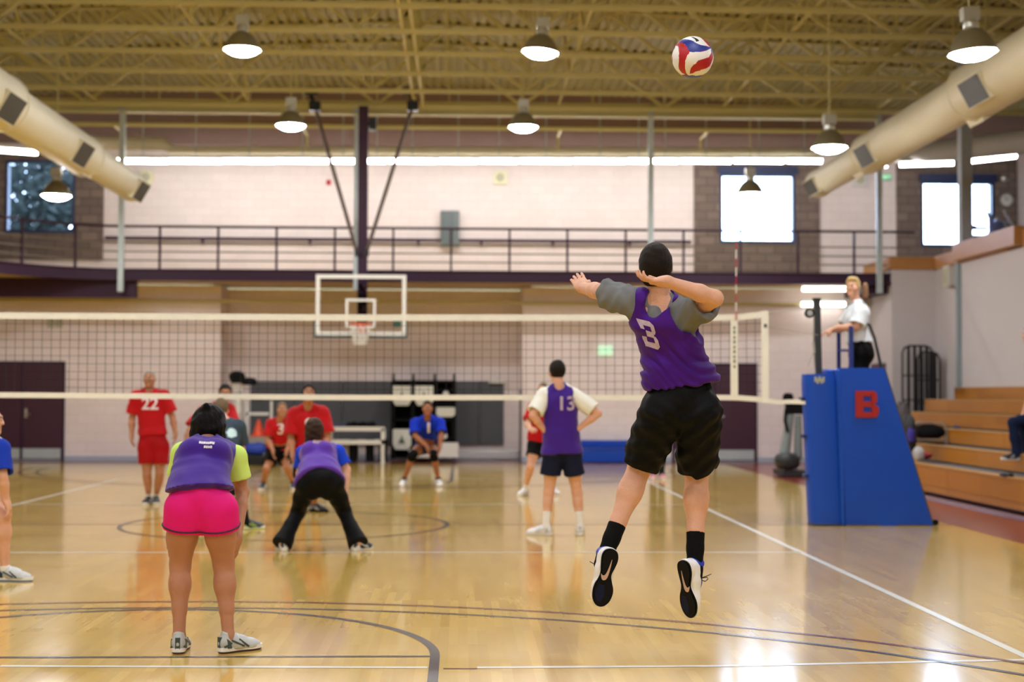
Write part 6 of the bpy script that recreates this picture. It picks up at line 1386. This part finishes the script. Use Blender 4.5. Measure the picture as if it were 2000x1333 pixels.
project_text('1', .24, 'number', LN, b10, G_['jersey'], P(837, 840, Y10 - .3), (1, 0, 0), (0, -.2, 1), bold=.03, off=.006)
for s in 'AB':
    kn, an, hp = W['kn' + s], W['ank' + s], W['hip' + s]
    link_mesh('knee_pad', build_sdf('knee_pad', [cone(L(kn, hp, .18), kn, .075, .07, clips=((L(kn, hp, .16), unit(hp - kn)),)), cone(kn, L(kn, an, .22), .07, .062, clips=((L(kn, an, .2), unit(an - kn)),))], .009, .015), SB, b10, smooth=True)
# --- 11 red player hidden by number 13
Y11 = 21.3
j11 = dict(head=(1061, 765, -.12), neck=(1058, 787, 0), shA=(1041, 797, -.08), shB=(1076, 796, .08), elA=(1030, 828, -.2), wrA=(1036, 838, -.42), elB=(1078, 830, 0), wrB=(1070, 848, -.2), pel=(1054, 862, .06), hipA=(1045, 872, .04), hipB=(1066, 872, .06), knA=(1036, 912, -.1), ankA=(1026, 955, .1), knB=(1072, 912, 0), ankB=(1082, 952, .3), hem=(1054, 860, .06))
r11, W, G_, _ = person(Y11, j11, 'person in red shirt and black shorts half hidden behind number 13', 'light', hair=('buzz', HM), face=(-.35, -.93, 0), S=.98, bulk=1.0, front=(-.25, -.95, -.1), h=.0095, hands={'A': dict(d=(.3, -.9, -.1), n=(.5, 0, -1), t=(.3, 0, 1)), 'B': dict(d=(0, -.9, -.3), n=(0, 0, -1), t=(0, 0, 1))},
    garments=[dict(kind='shorts', m=BK, len=.5, i=.016, flare=.02, name='shorts'), dict(kind='tee', m=JR, i=.022, sl=.8, hem=-.02, name='jersey')], shoes=dict(style='white', A=(-.5, -.85, 0), B=(.2, -1, 0)), sockc=SW, sockh=.2)
# --- 12 far figure beyond the server's legs
Yf = 25.6
j12 = dict(head=(1284, 760, 0), neck=(1284, 778, 0), shA=(1266, 787, 0), shB=(1303, 787, 0), elA=(1263, 818, 0), wrA=(1264, 844, -.05), elB=(1306, 818, 0), wrB=(1305, 844, -.05), pel=(1284, 846, 0), hipA=(1276, 855, 0), hipB=(1293, 855, 0), knA=(1276, 890, 0), ankA=(1276, 925, 0), knB=(1292, 890, 0), ankB=(1292, 925, 0), hem=(1284, 848, 0))
person(Yf, j12, 'person in dark trousers and pink shoes, feet showing between the leaping server\'s legs', 'light', hair=('short', HD), face=(0, -1, 0), S=.92, bulk=.9, front=F_, h=.011, hands=fh(),
    garments=[dict(kind='pants', m=mat('trousers_dark_green', '16211E', .7), name='trousers', h=.01), dict(kind='tee', m=mat('tee_plain', '1B2226', .8), name='t_shirt', h=.01)], shoes=dict(style='pink', A=(-.1, -1, 0), B=(.1, -1, 0)))
# --- 13 referee on the stand
YRf = 16.85
zf = 1.18
j13 = dict(head=(1666, 562, .0), neck=(1674, 596, .03), shA=(1664, 612, .20), shB=(1682, 612, -.17), elA=(1650, 640, .18), wrA=(1622, 646, .05), elB=(1672, 640, -.22), wrB=(1634, 640, -.22), pel=(1680, 672, .03), waist=(1672, 650, .03), hipA=(1679, 690, .12), hipB=(1683, 690, -.08), knA=(1672, 752, .12), ankA=(1684, 818, .12), knB=(1674, 752, -.08), ankB=(1688, 818, -.08), hem=(1678, 668, .03))
ref, W, G_, _ = person(YRf, j13, 'person in white polo and black trousers standing on the blue referee stand', 'light', hair=('full', HBL), face=(-.62, -.78, 0), S=.93, bulk=1.22, front=(-1, -.1, 0), h=.008, fem=True, standing=False,
    hands={'A': dict(d=(-.9, -.1, -.3), n=(0, 0, -1), t=(0, -1, 0)), 'B': dict(d=(-.85, .1, -.45), n=(0, 0, -1), t=(0, 1, 0), curl=(.5, .5, .6, .6))},
    garments=[dict(kind='pants', m=BK, name='trousers', i=.014, h=.009), dict(kind='tee', m=mat('polo_white', 'DDE6F0', .75, var=.03), i=.024, sl=.85, hem=-.02, flare=.0, amp=.006, name='polo_shirt')], shoes=dict(style='allblack', A=(-1, -.1, 0), B=(-1, 0, 0)))
q = P(1655, 595, YRf - .1); bm = NB(); bm2 = NB(); tube(bm, [P(1668, 590, YRf - .1), P(1655, 598, YRf - .12), P(1652, 603, YRf - .12)], .007, 6); obj('collar_trim', bm, mat('collar_grey', '5A6470', .7), ref)
bm = NB(); blob(bm, P(1690, 568, YRf + .05), (.035, .035, .09), 31, amp=.1, flatb=False); obj('ponytail', bm, mat('hair_ponytail', '8A6A50', .6), ref, smooth=True)
# --- 14 seated spectator, mostly outside the frame
Ys = 19.6
zs = rows[2][1]
j14 = dict(head=(2012, 655, 0), neck=(2020, 690, 0), shA=(2014, 712, -.18), shB=(2030, 712, .18), elA=(2016, 760, -.2), wrA=(1998, 812, -.12), elB=(2034, 760, .2), wrB=(2002, 818, .1), pel=(2040, 806, 0), hipA=(2032, 812, -.1), hipB=(2034, 812, .1), knA=(1978, 826, -.12), ankA=(1986, 886, -.12), knB=(1996, 826, .12), ankB=(2006, 884, .12), hem=(2040, 800, 0))
person(Ys, j14, 'person in navy jeans sitting on the bleachers at the picture\'s edge, hands on knees', 'light', hair=('short', HD), face=(-1, -.1, 0), front=(-1, 0, 0), S=.97, h=.010, standing=False,
    hands={'A': dict(d=(-.8, 0, -.5), n=(-.3, 0, -1), t=(0, 1, 0)), 'B': dict(d=(-.8, 0, -.5), n=(-.3, 0, -1), t=(0, -1, 0))},
    garments=[dict(kind='pants', m=mat('jeans_navy', '18223F', .8), name='jeans', h=.010), dict(kind='tee', m=mat('tee_charcoal', '33363C', .8), name='t_shirt', h=.011)], shoes=dict(style='dark', A=(-1, 0, 0), B=(-1, 0, 0)))
# --- 15 player at the near edge of the frame
Ye = 11.75
j15 = dict(head=(-22, 822, -.06), neck=(-26, 858, 0), shA=(-32, 874, .18), shB=(0, 878, -.16), elA=(-12, 930, .25), wrA=(0, 985, .22), elB=(4, 932, -.24), wrB=(12, 978, -.2), pel=(-62, 950, 0), hipA=(-58, 965, .10), hipB=(-58, 965, -.10), knA=(4, 1012, .15), ankA=(-10, 1110, .15), knB=(4, 1012, -.13), ankB=(10, 1110, -.12), hem=(-60, 944, 0))
person(Ye, j15, 'person at the picture\'s edge in white shirt with blue sleeves, hand on knee', 'light', hair=('short', HD), face=(1, .1, -.05), front=(.75, 0, -.5), S=1.0, leg=1.25, h=.008,
    hands={'A': dict(d=(.35, .0, -.9), n=(-.9, 0, -.3), t=(0, -1, 0)), 'B': dict(d=(.35, .0, -.9), n=(-.9, 0, -.3), t=(0, 1, 0))},
    garments=[dict(kind='shorts', m=NV, len=.5, name='shorts'), dict(kind='tee', m=mat('jersey_royal_sleeves', '1836A8', .7), i=.02, it=.004, sl=.85, name='jersey'), dict(kind='vest', m=mat('jersey_white_panel', 'D5DEE6', .7), i=.030, flare=.012, name='front_panel')],
    shoes=dict(style='runner2', A=(1, .15, 0), B=(1, -.1, 0)), sockc=SW, sockh=.05)
